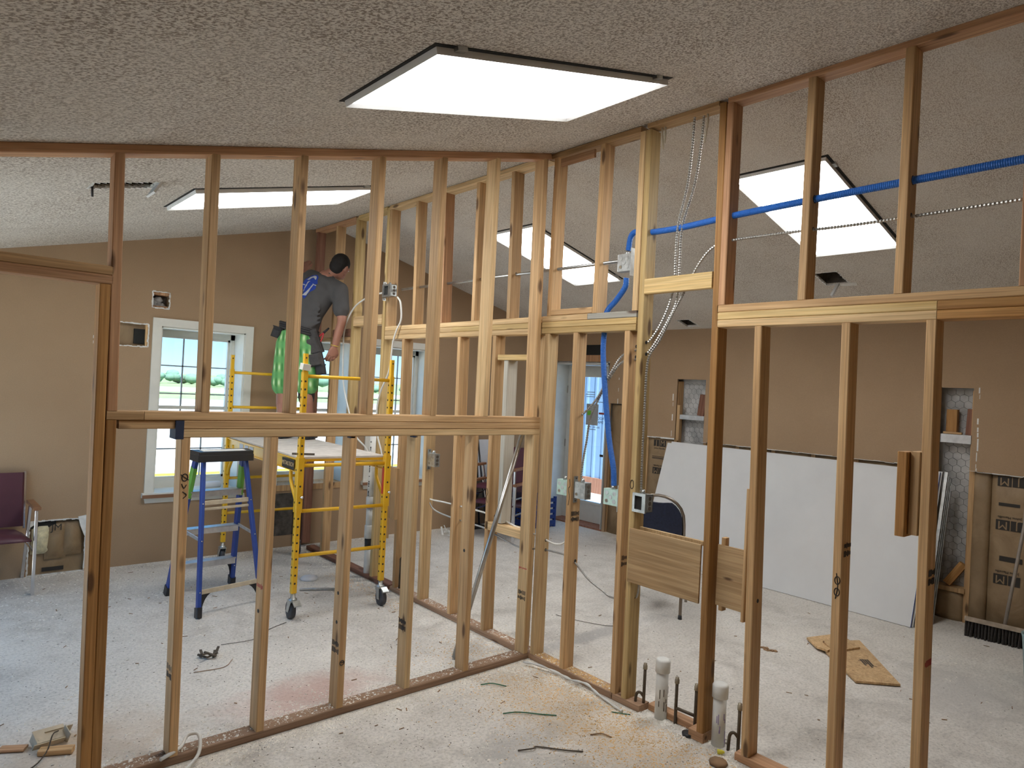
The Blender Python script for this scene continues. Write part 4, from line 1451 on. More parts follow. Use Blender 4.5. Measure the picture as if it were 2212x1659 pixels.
# ------------------------------------------------------------------ leaning steel pipe
lp = MB().tube([(-.40, .255, 0.01), (-.02, .145, 1.425)], .0165, 12).build('steel_pipe', 'conduit_steel')
tag(lp, 'grey steel pipe leaning from the floor up to the corner post', 'pipe')

# ------------------------------------------------------------------ clutter in the far right corner
def stack_chair(loc, rz, label):
    return arm_chair(loc, rz, label, None)
for k, (z, lb) in enumerate(((0, 'lower burgundy chair of the stack in the far right corner'), (.17, 'upper burgundy chair of the stack in the far right corner'))):
    arm_chair((2.12, 2.80 + .02 * k, z), radians(-66), lb, 'stacked burgundy chairs in the far corner')
ES = thing('easel', 'folded black easel standing in the far right corner behind the studs', 'easel', (2.06, 3.2, 0))
for a, b in (((-.06, .08, 0), (.07, .16, 1.25)), ((.10, -.12, 0), (.07, .14, 1.25)), ((.16, .10, 0), (.09, .18, 1.25))):
    MB().tube([a, b], .011, 8).build('leg', 'easel_black', ES)
MB().box((.05, .10, .95), (.02, .05, .40), (-.12, .05, 0)).build('tray', 'easel_black', ES)
FN = thing('floor_fan', 'round dark floor fan behind the studs in the far corner', 'fan', (2.14, 3.36, 0))
m = MB()
for k in range(1, 6):
    rr = .035 * k
    m.tube([(rr * cos(2 * pi * q / 20), -.03 - .004 * k, .42 + rr * sin(2 * pi * q / 20)) for q in range(21)], .004, 5, True, False)
m.lathe([(.16, -.03), (.185, -.03), (.185, .05), (.16, .05)], (0, 0, .42), 24, (pi / 2, 0, 0))
m.build('cage', 'debris_dark', FN)
MB().lathe([(.05, -.03), (.06, 0), (.05, .06)], (0, 0, .42), 14, (pi / 2, 0, 0)).build('hub', 'black_plastic', FN)
for k in range(3):
    MB().box((.08 * cos(k * 2.09), .0, .42 + .08 * sin(k * 2.09)), (.12, .004, .07), (.3, -k * 2.09, 0)).build('blade', 'debris_brown', FN)
m = MB()
m.cbox((0, .03, .14), (.06, .06, .24), .01)
m.cbox((0, .0, .015), (.30, .20, .03), .01)
m.build('base', 'black_plastic', FN)
CRT = thing('plastic_crate', 'dark blue slatted crate under the stacked chairs in the far corner', 'crate', (2.95, 3.10, 0))
for k in range(5):
    MB().box((0, -.16, .06 + .07 * k), (.42, .012, .045)).build('slat', 'ladder_blue', CRT)
    MB().box((-.21, 0, .06 + .07 * k), (.012, .32, .045)).build('slat', 'ladder_blue', CRT)
m = MB()
for sx in (-1, 1):
    for sy in (-1, 1):
        m.box((sx * .2, sy * .15, .19), (.03, .03, .38))
m.box((0, 0, .02), (.42, .32, .02))
m.build('frame', 'ladder_blue', CRT)
mb_ = MB().box((3.02, 3.38, .48), (.34, .02, .95), (-.12, 0, .2)).build('burgundy_panel', 'vinyl_burgundy')
tag(mb_, 'dark burgundy panel leaning in the far right corner', 'panel')
wb = MB().box((2.30, 3.40, .76), (.42, .018, .62), (-.06, 0, 0)).box((2.30, 3.385, .45), (.44, .03, .03)).build('white_board', 'paper_white')
tag(wb, 'white board leaning against the far wall behind the easel', 'board')
MB().b2((2.12, 3.37, .0), (2.16, 3.43, .46)).b2((2.44, 3.37, .0), (2.48, 3.43, .46)).build('stand', 'easel_black', wb)
# ------------------------------------------------------------------ pipes, conduit, cables, boxes
def cable(name, pts, label, cat='cable', r=.0065, mat='cable_armour', pitch=.014, amp=.0016, seg=7, group=None):
    o = ribbed(MB(), pts, r, pitch, amp, seg).build(name, mat)
    return tag(o, label, cat, group)
cable('blue_conduit', [(.045, -4.9, 2.72), (.045, -3.6, 2.70), (.045, -2.479, 2.681), (.045, -2.108, 2.675), (.045, -1.705, 2.668), (.045, -1.301, 2.657), (.045, -.969, 2.640), (.045, -.745, 2.644), (.048, -.66, 2.66), (.055, -.62, 2.635), (.05, -.612, 2.555)],
      'upper run of blue corrugated conduit through the right-hand cripple studs', 'conduit', .0165, 'smurf_blue', .008, .0007, 12)
cable('blue_conduit', [(.045, -.612, 2.40), (.05, -.60, 2.345), (.06, -.53, 2.275), (.06, -.46, 2.205), (.06, -.45, 2.08), (.06, -.452, 1.95), (.06, -.487, 1.696), (.06, -.532, 1.452), (.06, -.574, 1.293), (.055, -.590, 1.185)],
      'lower run of blue corrugated conduit dropping past the glazed door', 'conduit', .0165, 'smurf_blue', .008, .0007, 12)
cable('armoured_cable', [(.045, -4.9, 2.56), (.045, -3.6, 2.55), (.045, -2.33, 2.527), (.045, -1.893, 2.523), (.045, -1.575, 2.530), (.045, -1.277, 2.531), (.045, -1.176, 2.508), (.045, -1.098, 2.432), (.045, -1.03, 2.315), (.06, -.95, 2.20), (.075, -.85, 2.04), (.06, -.795, 1.95), (.045, -.790, 1.852), (.045, -.790, 1.60), (.045, -.790, 1.40), (.045, -.792, 1.30), (.04, -.800, 1.180)],
      'armoured cable running right under the blue conduit and down to the open box')
cable('armoured_cable', [(.045, -1.026, 3.245), (.045, -1.018, 3.062), (.045, -1.0, 2.866), (.03, -.963, 2.646), (.04, -.95, 2.472), (.06, -.935, 2.322), (.07, -.875, 2.17), (.06, -.80, 2.045), (.05, -.72, 1.985), (.08, -.584, 1.951), (.08, -.503, 1.849), (.08, -.403, 1.693), (.075, -.315, 1.603), (.06, -.245, 1.555)],
      'armoured cable from the ceiling ending in the hole of the stud before the door')
cable('armoured_cable', [(.06, -1.073, 3.245), (.06, -1.064, 3.08), (.06, -1.034, 2.863), (.035, -.988, 2.646), (.05, -.971, 2.447), (.075, -.951, 2.272), (.075, -.898, 2.148), (.06, -.80, 1.985), (.05, -.72, 1.93), (.09, -.572, 1.911), (.09, -.479, 1.808), (.09, -.396, 1.67), (.09, -.345, 1.56), (.09, -.325, 1.42), (.075, -.322, 1.326), (.06, -.325, 1.226), (.055, -.335, 1.17)],
      'armoured cable from the ceiling down to the steel box on the stud before the door')
cable('armoured_cable', [(.05, 1.30, 1.08), (.05, 1.335, .989), (.06, 1.335, .878), (.06, 1.29, .822), (.06, 1.077, .825), (.06, .842, .829), (.06, .596, .830), (.06, .416, .819), (.06, .221, .791), (.06, .08, .780), (.06, -.006, .774), (.06, -.093, .756), (.06, -.17, .760), (.06, -.24, .795), (.05, -.30, .80)],
      'upper of the two cables looping through the lower studs to the corner post', r=.006, mat='cable_white', pitch=.012, amp=.0006)
cable('armoured_cable', [(.045, 1.31, 1.08), (.045, 1.32, .95), (.06, 1.32, .871), (.06, 1.226, .754), (.06, .996, .726), (.06, .902, .725), (.06, .587, .722), (.06, .456, .699), (.06, .225, .666), (.06, .10, .675), (.06, -.003, .696), (.06, -.2, .706), (.06, -.289, .688), (.06, -.421, .606), (.06, -.534, .566), (.06, -.607, .544), (.06, -.70, .561), (.06, -.774, .583), (.035, -.815, .62), (.02, -.835, .70)],
      'lower cable sagging through the corner post and past the plywood panel', r=.006, pitch=.012, amp=.0008)
cable('white_cable', [(.0, 1.86, 2.47), (-.03, 1.90, 2.485), (-.03, 2.224, 2.472), (-.03, 2.511, 2.385), (-.03, 2.669, 2.198), (-.03, 2.676, 1.939), (-.03, 2.637, 1.68), (-.03, 2.50, 1.427), (-.03, 2.36, 1.228), (-.02, 2.162, 1.125), (-.02, 2.06, 1.0)],
      'white cable arching left from the upper box in front of the far window', r=.0075, mat='cable_white', pitch=.014, amp=.0004)
cable('white_cable', [(-.01, 1.80, 2.44), (-.012, 1.745, 2.387), (-.014, 1.72, 2.25), (-.03, 1.76, 2.15), (-.03, 1.806, 2.04), (-.02, 1.856, 1.823), (-.02, 1.988, 1.621), (-.02, 2.026, 1.459), (-.02, 1.989, 1.262), (-.02, 1.914, 1.13), (-.02, 1.86, 1.0)],
      'white cable hanging straight down from the upper box by the far header', r=.0075, mat='cable_white', pitch=.014, amp=.0004)
for k, (y, l, lb) in enumerate(((-.81, .13, 'left'), (-.83, .10, 'middle'), (-1.10, .16, 'right'))):
    o = MB().tube(smooth_path([(.05, y, 3.235), (.05, y - .004, 3.18), (.052, y + .012 * (k - 1), 3.235 - l)], 4), .006, 6).build('wire_stub', 'ladder_dusty')
    tag(o, 'cut wire stub hanging from the top plate, %s of three' % lb, 'wire', 'cut wires at the top plate')
# straight conduit through the upper studs
em = thing('steel_conduit', 'straight steel conduit threaded through the upper studs behind the corner', 'conduit', (.045, .6, 2.51))
MB().tube([(0, -1.155, -.008), (0, 1.225, .003)], .010, 10).build('tube', 'conduit_steel', em)
for y in (-.055, .0):
    MB().lathe([(.010, 0), (.015, .003), (.015, .03), (.010, .033)], (0, .06 + y, 0), 10, (-pi / 2, 0, 0)).build('coupling', 'galvanized', em)

def ebox(y0, y1, z0, z1, x0, x1, mat, label, open_front=False, bracket=True, flipy=1):
    t = thing('junction_box', label, 'electrical box', (x0, (y0 + y1) / 2, z0), 0, 'electrical boxes on the studs')
    hy, h, d = abs(y1 - y0) / 2, z1 - z0, x1 - x0
    if open_front:
        m = MB()
        w = .003
        m.b2((0, -hy, 0), (d, -hy + w, h)).b2((0, hy - w, 0), (d, hy, h)).b2((0, -hy, 0), (d, hy, w)).b2((0, -hy, h - w), (d, hy, h)).b2((d - w, -hy, 0), (d, hy, h))
        m.build('body', mat, t)
        MB().b2((.002, -hy + .004, .004), (d - .004, hy - .004, h - .004)).build('inside_shade', 'gap_shade', t)  # near-black filler stands for the shade inside the box
        m = MB()
        m.b2((-.012, -hy * .95, -.004), (-.0005, -hy * .45, h + .004)).b2((-.012, hy * .62, -.004), (-.0005, hy * .95, h + .004)).b2((-.012, -hy * .449, h - .012), (-.0005, hy * .619, h + .004)).b2((-.012, -hy * .449, -.004), (-.0005, hy * .619, .012))
        m.build('mud_ring', 'galvanized', t)
    else:
        MB().cbox((d / 2, 0, h / 2), (d, 2 * hy, h), .004).build('body', mat, t)
        for ky, kz in ((.5, .75), (-.5, .75), (0, .5), (.5, .25), (-.5, .25)):
            MB().lathe([(.0125, 0), (.0125, .0012), (.0095, .0014)], (0, ky * hy, kz * h), 14, (0, -pi / 2, 0), False).build('knockout', 'galvanized', t)
        MB().lathe([(.009, 0), (.009, .001)], (-.0016, .5 * hy, .25 * h), 10, (0, -pi / 2, 0), False).build('clamp_hole', 'brass_cap', t)
    # side knockouts facing the camera
    for kz in (.22, .5, .78):
        MB().lathe([(.012, 0), (.012, .0012), (.009, .0014)], (d * .5, -hy - .0002, kz * h), 12, (pi / 2, 0, 0), False).build('knockout', 'debris_dark' if mat == 'galvanized' else mat, t)
    if bracket:
        m = MB()
        m.b2((-.002, flipy * hy - .002, -.03), (.03, flipy * hy + .002, h + .03))
        m.build('bracket', 'galvanized', t)
        for zz in (-.018, h + .018):
            MB().lathe([(.005, 0), (.004, .004)], (.014, flipy * hy - flipy * .002, zz), 8, (pi / 2 * flipy, 0, 0)).build('screw', 'debris_dark', t)
    MB().lathe([(.011, 0), (.013, .004), (.009, .022)], (d * .45, 0, h), 10).build('connector', 'galvanized', t)
    return t
ebox(-.148, -.250, 1.078, 1.172, .028, .075, 'box_green', 'pale green steel box left of the stud in front of the glazed door', flipy=-1)
ebox(-.306, -.400, 1.078, 1.178, .020, .075, 'galvanized', 'grey steel box right of the stud in front of the glazed door')
ebox(-.534, -.645, 1.078, 1.170, .028, .075, 'box_green', 'pale green steel box under the lower end of the blue conduit', flipy=-1)
ebox(-.775, -.868, 1.082, 1.180, .006, .060, 'galvanized', 'open steel box above the plywood panel with its dark inside showing', True)
ebox(-.560, -.660, 2.435, 2.535, .018, .070, 'galvanized', 'square steel box high on the post between the two blue conduit runs', flipy=-1)
ebox(1.83, 1.965, 2.445, 2.545, -.055, -.002, 'galvanized', 'open steel box high beside the far header with white cables', True)
ebox(1.165, 1.26, 1.085, 1.185, .010, .060, 'galvanized', 'steel box on the lower stud behind the scaffold')

# ------------------------------------------------------------------ plumbing stubs rising from the slab
def capped_pipe(x, y, h, label, stain):
    t = thing('capped_drain_pipe', label, 'pipe', (x, y, 0), 0, 'capped white drain pipes')
    MB().lathe([(.033, 0), (.033, h - .03)], (0, 0, 0), 22).build('pipe', 'pvc_white', t)
    MB().lathe([(.034, h - .072), (.0395, h - .07), (.0395, h - .012), (.034, h - .002), (.02, h), (.001, h)], (0, 0, 0), 22).build('cap', 'frame_white' if False else 'pvc_white', t)
    m = MB()
    r = random.Random(stain)
    for k in range(9):
        g = radians(-110 + r.uniform(-60, 60))
        m.box((.0332 * cos(g), .0332 * sin(g), r.uniform(.02, .16)), (.002, .004, r.uniform(.015, .06)), (0, 0, g))
    m.build('stain', 'pvc_purple' if stain == 1 else 'copper_dirty', t)['kind'] = 'stuff'
    return t
capped_pipe(.055, -.993, .318, 'capped white drain pipe nearer the corner, between thin copper stubs', 2)
capped_pipe(.062, -1.337, .308, 'capped white drain pipe beside the orange stud in the foreground', 1)
def stub(x, y, h, loop, label, dx=0.0):
    t = thing('copper_stub', label, 'pipe', (x, y, 0), 0, 'capped copper water stubs')
    MB().tube([(0, 0, 0), (dx * .5, 0, h * .5), (dx, 0, h - .02)], .0085, 9).build('pipe', 'copper_dirty', t)
    MB().lathe([(.009, h - .034), (.0125, h - .032), (.0125, h - .012), (.010, h - .010), (.010, h)], (dx, 0, 0), 10).build('cap', 'brass_cap', t)
    if loop:
        MB().tube(smooth_path([(0, 0, .07), (-.012, .018, .092), (-.02, .036, .075), (-.022, .04, 0)], 5), .008, 8).build('loop', 'copper_dirty', t)
    return t
stub(.052, -.880, .255, True, 'thin copper stub nearest the corner with a bent loop at its foot')
stub(.062, -1.082, .247, False, 'thin copper stub between the two capped drain pipes')
stub(.070, -1.196, .250, False, 'thin copper stub half hidden behind the orange stud')
stub(.078, -1.438, .240, True, 'thin copper stub right of the second drain pipe with a looped foot')
o = MB().tube([(.062, -1.085, .085), (.070, -1.194, .085)], .0085, 9).build('copper_crosspipe', 'copper_dirty')
tag(o, 'short horizontal copper pipe joining two thin stubs near the floor', 'pipe')
# far drain stack inside the wall
ds = thing('drain_stack', 'tall white plastic drain pipe with black elbow inside the far stud wall', 'pipe', (.035, 2.15, 0))
MB().lathe([(.030, .62), (.030, 1.28)], (0, 0, 0), 18).build('pipe', 'pvc_white', ds)
MB().lathe([(.036, .60), (.036, .70), (.031, .705)], (0, 0, 0), 18).build('coupling', 'pvc_white', ds)
MB().lathe([(.0365, .605), (.0365, .622)], (0, 0, 0), 18).build('primer', 'pvc_purple', ds)
MB().lathe([(.030, .44), (.030, .60)], (0, 0, 0), 18).build('pipe', 'pvc_white', ds)
MB().lathe([(.037, .34), (.037, .45), (.033, .455)], (0, 0, 0), 18).build('coupling', 'pvc_white', ds)
MB().lathe([(.028, .24), (.031, .34)], (0, 0, 0), 16).build('elbow', 'black_abs', ds)
MB().lathe([(.032, 0), (.032, .24)], (0, -.01, 0), 16).build('sleeve', 'pvc_white', ds)
m = MB()
q = 0
r_ = random.Random(9)
z = .72
while z < 1.2:
    L_ = r_.uniform(.008, .02)
    m.box((-.0285, -.0105, z), (.002, .009, L_ * .7), (0, 0, .35))
    z += L_ + (.03 if r_.random() < .2 else 0)
m.build('print', 'print_black', ds)
o = MB().tube([(.20, 1.83, .42), (.10, 1.66, .44)], .028, 12).lathe([(.033, 0), (.033, .05)], (.20, 1.83, .42), 12, (1.2, 0, .5)).build('drain_branch', 'pipe_maroon')
tag(o, 'short dark red pipe branch behind the scaffold by the far studs', 'pipe')
vp = MB().tube([(.06, 1.56, 0), (.055, 1.565, .34)], .012, 8).lathe([(.014, .30), (.016, .33), (.010, .36)], (.055, 1.565, 0), 8).tube([(.03, 1.60, 0), (.03, 1.60, .28), (.045, 1.58, .31)], .009, 8).build('supply_pipes', 'copper_dirty')
tag(vp, 'pair of dark supply pipes rising beside the far drain stack', 'pipe')
# ------------------------------------------------------------------ the worker on the scaffold
def etube(m, pts, radii, right, seg=16):
    """tapered limb; radii are (across, deep) pairs; 'right' is the body's right-hand direction"""
    P = [Vector(p) for p in pts]
    n = len(P)
    R = Vector(right).normalized()
    vs = []
    for i in range(n):
        t = (P[min(i + 1, n - 1)] - P[max(i - 1, 0)]).normalized()
        a = (R - t * R.dot(t))
        a = a.normalized() if a.length > .05 else t.orthogonal().normalized()
        b = t.cross(a)
        rx, ry = radii[i] if isinstance(radii[i], tuple) else (radii[i], radii[i])
        for k in range(seg):
            g = 2 * pi * k / seg
            vs.append(P[i] + a * cos(g) * rx + b * sin(g) * ry)
    fs = [(i * seg + k, i * seg + (k + 1) % seg, (i + 1) * seg + (k + 1) % seg, (i + 1) * seg + k) for i in range(n - 1) for k in range(seg)]
    fs += [tuple(range(seg - 1, -1, -1)), tuple((n - 1) * seg + k for k in range(seg))]
    m.add(vs, fs, True)
    for i in (0, n - 1):
        r = radii[i] if isinstance(radii[i], tuple) else (radii[i], radii[i])
        ball(m, P[i], min(r), 10)
    return m
def ball(m, c, r, seg=12, s=(1, 1, 1), rot=None):
    prof = [(max(.0005, r * cos(a)), r * sin(a)) for a in [-pi / 2 + pi * k / 8 for k in range(9)]]
    k = len(m.v)
    m.lathe(prof, (0, 0, 0), seg)
    Rm = Matrix.Identity(3) if rot is None else rot
    for q in range(k, len(m.v)):
        p = Vector(m.v[q])
        m.v[q] = tuple(Rm @ Vector((p.x * s[0], p.y * s[1], p.z * s[2])) + Vector(c))
    return m
def fused(m, name, mat, parent, vox, it=6):
    """all overlapping volumes become one continuous skin"""
    o = m.build(name, mat, parent)
    md = o.modifiers.new('fuse', 'REMESH')
    md.mode = 'VOXEL'
    md.voxel_size = vox
    md.use_smooth_shade = True
    sm = o.modifiers.new('relax', 'SMOOTH')
    sm.factor = .5
    sm.iterations = it
    return o
PL = (-.34, 2.90, 1.152)
def J(x, y, z):
    return Vector((x - PL[0], y - PL[1], z - PL[2]))
PE = thing('person', 'worker in grey t-shirt and green plaid shorts on the scaffold, back turned, leaning right', 'person', PL)
pel, spi, che, upp = J(-.372, 2.898, 2.121), J(-.31, 2.883, 2.342), J(-.222, 2.844, 2.560), J(-.171, 2.825, 2.655)
hipL, hipR = J(-.445, 2.963, 2.04), J(-.296, 2.833, 2.035)
knL, anL, knR, anR = J(-.451, 3.011, 1.62), J(-.445, 2.965, 1.225), J(-.278, 2.886, 1.63), J(-.252, 2.84, 1.23)
nek, hed = J(-.136, 2.807, 2.707), J(-.060, 2.768, 2.790)
shR, elR, wrR, haR = J(-.105, 2.655, 2.545), J(-.092, 2.617, 2.255), J(-.13, 2.662, 2.020), J(-.142, 2.676, 1.955)
shL, elL, wrL, haL = J(-.235, 3.000, 2.675), J(-.255, 3.22, 2.62), J(-.165, 3.315, 2.78), J(-.135, 3.35, 2.85)
HR = (hipR - hipL).normalized()            # hips' right
SR = (shR - shL).normalized()              # shoulders' right
FW = Vector((.66, .75, 0))                 # facing
b = MB()
etube(b, [pel - Vector((0, 0, .06)), pel, spi, che, upp], [(.145, .10), (.15, .105), (.145, .10), (.165, .105), (.12, .085)], (HR + SR) / 2, 18)
etube(b, [shL, (shL + shR) / 2, shR], [.062, (.07, .08), .062], FW)
for hp, kn, an in ((hipL, knL, anL), (hipR, knR, anR)):
    mid = (kn + an) / 2
    etube(b, [hp, (hp + kn) / 2, kn, kn * .62 + an * .38 + Vector((-.012, -.014, 0)), an], [.092, .078, .058, .057, .038], HR)
    etube(b, [an - Vector((.02, .03, .02)), an + FW * .06 - Vector((0, 0, .035)), an + FW * .17 - Vector((0, 0, .055))], [.038, .036, .026], HR)
etube(b, [shR, (shR + elR) / 2, elR, elR * .6 + wrR * .4, wrR], [.056, .049, .041, .041, .028], FW)
etube(b, [shL, (shL + elL) / 2, elL, (elL + wrL) / 2, wrL], [.056, .049, .041, .037, .028], FW)
# right hand, relaxed and slightly curled at the tool pouch
hd = (haR - wrR).normalized()
px = Vector((.75, -.66, 0)) * .80 + FW * .60
px = (px - hd * px.dot(hd)).normalized()
py = hd.cross(px)
pc = wrR + hd * .05
etube(b, [wrR, pc, wrR + hd * .085], [(.031, .025), (.046, .021), (.045, .018)], px, 12)
for k, (off, ln) in enumerate(((-.036, .070), (-.012, .082), (.012, .078), (.035, .062))):
    a0 = wrR + hd * .080 + px * off
    curl = -py if k >= 0 else py
    a1 = a0 + hd * ln * .42 + curl * .006
    a2 = a1 + hd * ln * .28 + curl * .018
    a3 = a2 + hd * ln * .10 + curl * .022
    etube(b, [a0, a1, a2, a3], [.0115, .011, .0105, .0095], px, 8)
t0 = wrR + hd * .03 + px * .034
etube(b, [t0, t0 + hd * .03 + px * .022 - py * .008, t0 + hd * .06 + px * .020 - py * .022], [.015, .013, .0115], px, 8)
# left hand raised against the stud
hl = (haL - wrL).normalized()
qx = (SR - hl * SR.dot(hl)).normalized()
qy = hl.cross(qx)
etube(b, [wrL, wrL + hl * .05, wrL + hl * .085], [(.028, .022), (.041, .017), (.040, .014)], qx, 12)
for k, (off, ln) in enumerate(((-.030, .066), (-.010, .078), (.011, .074), (.030, .058))):
    a0 = wrL + hl * .080 + qx * off
    a1 = a0 + hl * ln * .45
    a2 = a1 + hl * ln * .32 + qy * .008
    a3 = a2 + hl * ln * .18 + qy * .012
    etube(b, [a0, a1, a2, a3], [.0095, .009, .0085, .0075], qx, 8)
t0 = wrL + hl * .03 + qx * .034
etube(b, [t0, t0 + hl * .03 + qx * .02, t0 + hl * .055 + qx * .024], [.012, .0105, .009], qx, 8)
# head: turned to the right and tipped down, looking along the wall
hf = Vector((.80, .48, -.30)).normalized()
hu = Vector((.34, -.10, .92))
hu = (hu - hf * hu.dot(hf)).normalized()
hr = hf.cross(hu)
HM = Matrix((hr, hf, hu)).transposed()
H = lambda x, y, z: hed + HM @ Vector((x, y, z))
etube(b, [upp, nek, hed - hu * .05], [.062, .056, .052], SR)
ball(b, hed, .1, 18, (.80, .98, 1.02), HM)
ball(b, H(0, .035, -.055), .07, 14, (.86, .95, .95), HM)          # jaw
ball(b, H(0, .088, -.075), .03, 10, (1, .8, .8), HM)              # chin
ball(b, H(0, .106, -.018), .016, 8, (.9, 1.2, 1.5), HM)           # nose
ball(b, H(0, .092, -.050), .02, 8, (1.3, .7, .5), HM)             # lips
for s in (-1, 1):
    ball(b, H(s * .032, .090, .016), .016, 8, (1.3, .5, .6), HM)  # brow and eye
    ball(b, H(s * .083, -.004, -.012), .026, 10, (.35, .75, 1.15), HM)   # ear
fused(b, 'body', 'skin', PE, .0048, 2)
# eyes
for s in (-1, 1):
    e = MB()
    ball(e, H(s * .031, .0935, .006), .011, 8, (1, .6, .8), HM)
    e.build('eye', 'paper_white', PE)
# hair: close-cropped cap
h = MB()
ball(h, H(0, -.012, .020), .104, 18, (.81, .97, .93), HM)
ball(h, H(0, -.040, -.020), .085, 16, (.88, .80, .95), HM)
fused(h, 'hair', 'hair_dark', PE, .007, 2)
bd = MB()
ball(bd, H(0, .034, -.060), .066, 14, (.90, .95, .80), HM)
bd.build('beard', 'hair_dark', PE)
# t-shirt
t = MB()
low = pel + Vector((.01, -.005, .015))
etube(t, [low, pel * .4 + spi * .6, spi, che, upp + Vector((0, 0, -.01)), upp * .6 + nek * .4], [(.165, .122), (.160, .120), (.162, .122), (.190, .128), (.14, .10), (.075, .07)], (HR + SR) / 2, 20)
etube(t, [shL, (shL + shR) / 2 - Vector((0, 0, .01)), shR], [.078, (.085, .10), .078], FW)
etube(t, [shR, shR * .55 + elR * .45, shR * .38 + elR * .62], [.076, .075, .078], FW)
etube(t, [shL, shL * .5 + elL * .5, shL * .35 + elL * .65], [.076, .075, .078], FW)
ball(t, (che + shR) / 2 - Vector((0, 0, .03)), .085)
ball(t, (che + shL) / 2 - Vector((0, 0, .03)), .085)
# rumples at the waist
for k in range(5):
    p = spi * (1 - k / 6) + pel * (k / 6) + HR * (.05 + .015 * k) - FW * .10
    etube(t, [p - HR * .12 + Vector((0, 0, .02)), p, p + HR * .09 + Vector((0, 0, .05))], [.012, .018, .010], FW, 8)
shirt = fused(t, 'shirt', 'shirt_grey', PE, .010, 5)
# shorts
s_ = MB()
etube(s_, [pel + Vector((0, 0, .03)), pel - Vector((0, 0, .05)), pel - Vector((0, 0, .12))], [(.162, .122), (.172, .135), (.165, .13)], HR, 20)
for hp, kn in ((hipL, knL), (hipR, knR)):
    etube(s_, [hp, hp * .5 + kn * .5, hp * .06 + kn * .94], [(.105, .115), (.108, .112), (.108, .112)], HR, 18)
fused(s_, 'shorts', 'green_plaid', PE, .010, 4)
for kn, sg in ((knL, -1), (knR, 1)):
    k_ = MB()
    etube(k_, [kn + Vector((0, 0, .03)), kn - Vector((0, 0, .015)) if sg < 0 else kn - Vector((-.01, -.01, .10))], [.084, .074], HR, 14)
    k_.build('knee_liner', 'boot_black', PE)
# work boots
for an in (anL, anR):
    bo = MB()
    an2 = Vector((an.x, an.y, .07))
    etube(bo, [an2 + Vector((0, 0, .09)), an2 + Vector((0, 0, .03)), an2 - Vector((0, 0, .02))], [.052, .052, .05], HR, 14)
    etube(bo, [an2 - FW * .05 - Vector((0, 0, .03)), an2 + FW * .06 - Vector((0, 0, .03)), an2 + FW * .17 - Vector((0, 0, .038))], [(.044, .042), (.050, .042), (.044, .032)], HR, 14)
    o = fused(bo, 'boot', 'boot_black', PE, .008, 3)
    so = MB()
    c0 = an2 + FW * .055 - Vector((0, 0, .062))
    pts = []
    for k in range(16):
        g = 2 * pi * k / 16
        pts.append(c0 + FW * (cos(g) * .155) + HR * (sin(g) * .056))
    so.prism(pts, (0, 0, .018))
    so.v = [(x, y, max(z, .001)) for x, y, z in so.v]
    so.build('sole', 'black_plastic', o)
# tool belt
q = MB()
ring = []
for k in range(33):
    g = 2 * pi * k / 32
    ring.append(pel + Vector((0, 0, .045)) + HR * (cos(g) * .172) + FW * (sin(g) * .135) + Vector((0, 0, -.035 * cos(g))))
for dz in (-.02, 0, .02):
    q.tube([p + Vector((0, 0, dz)) for p in ring], .013, 6, True, False)
belt = q.build('tool_belt', 'belt_black', PE)
def pouch(c, w, d, h, rot, mat):
    m = MB()
    m.cbox((0, 0, 0), (w, d, h), .015)
    m.cbox((0, -d * .55, -h * .12), (w * .8, d * .5, h * .6), .012)
    m.cbox((0, 0, h * .46), (w * 1.06, d * 1.1, h * .10), .01)
    R = Euler(rot).to_matrix()
    m.v = [tuple(R @ Vector(p) + Vector(c)) for p in m.v]
    return m.build('tool_pouch', mat, PE)
hpR = pel + HR * .155 - FW * .04
pouch(hpR + Vector((-.01, 0, -.07)), .14, .07, .22, (.15, -.35, -.75), 'pouch_dark')
pouch(hpR + Vector((.015, -.015, -.20)), .13, .07, .17, (.1, -.25, -.75), 'pouch_dark')
pouch(hpR + Vector((.06, -.04, -.315)), .09, .06, .09, (0, -.2, -.75), 'belt_black')
pouch(pel - HR * .19 - FW * .02 + Vector((0, 0, .0)), .10, .06, .10, (0, .3, -.75), 'belt_black')
pl_ = hpR + Vector((.04, -.03, .02))
m = MB()
for s in (-1, 1):
    m.tube(smooth_path([pl_ + HR * (.012 * s) + Vector((-.035, 0, -.13)), pl_ + HR * (.02 * s) + Vector((0, 0, -.05)), pl_ + Vector((.03, -.01, .01))], 4), .007, 7)
m.build('plier_handles', 'plier_red', PE)
MB().tube([pl_ + Vector((.028, -.01, .005)), pl_ + Vector((.075, -.02, .055))], [.012, .008], 8).build('plier_jaw', 'black_plastic', PE)
w_ = MB()
wc = wrR + (elR - wrR).normalized() * .012
ax = (elR - wrR).normalized()
u1 = ax.orthogonal().normalized()
u2 = ax.cross(u1)
w_.tube([wc + (u1 * cos(2 * pi * k / 16) + u2 * sin(2 * pi * k / 16)) * .0335 for k in range(17)], .0035, 6, True, False)
w_.build('wrist_band', 'band_yellow', PE)
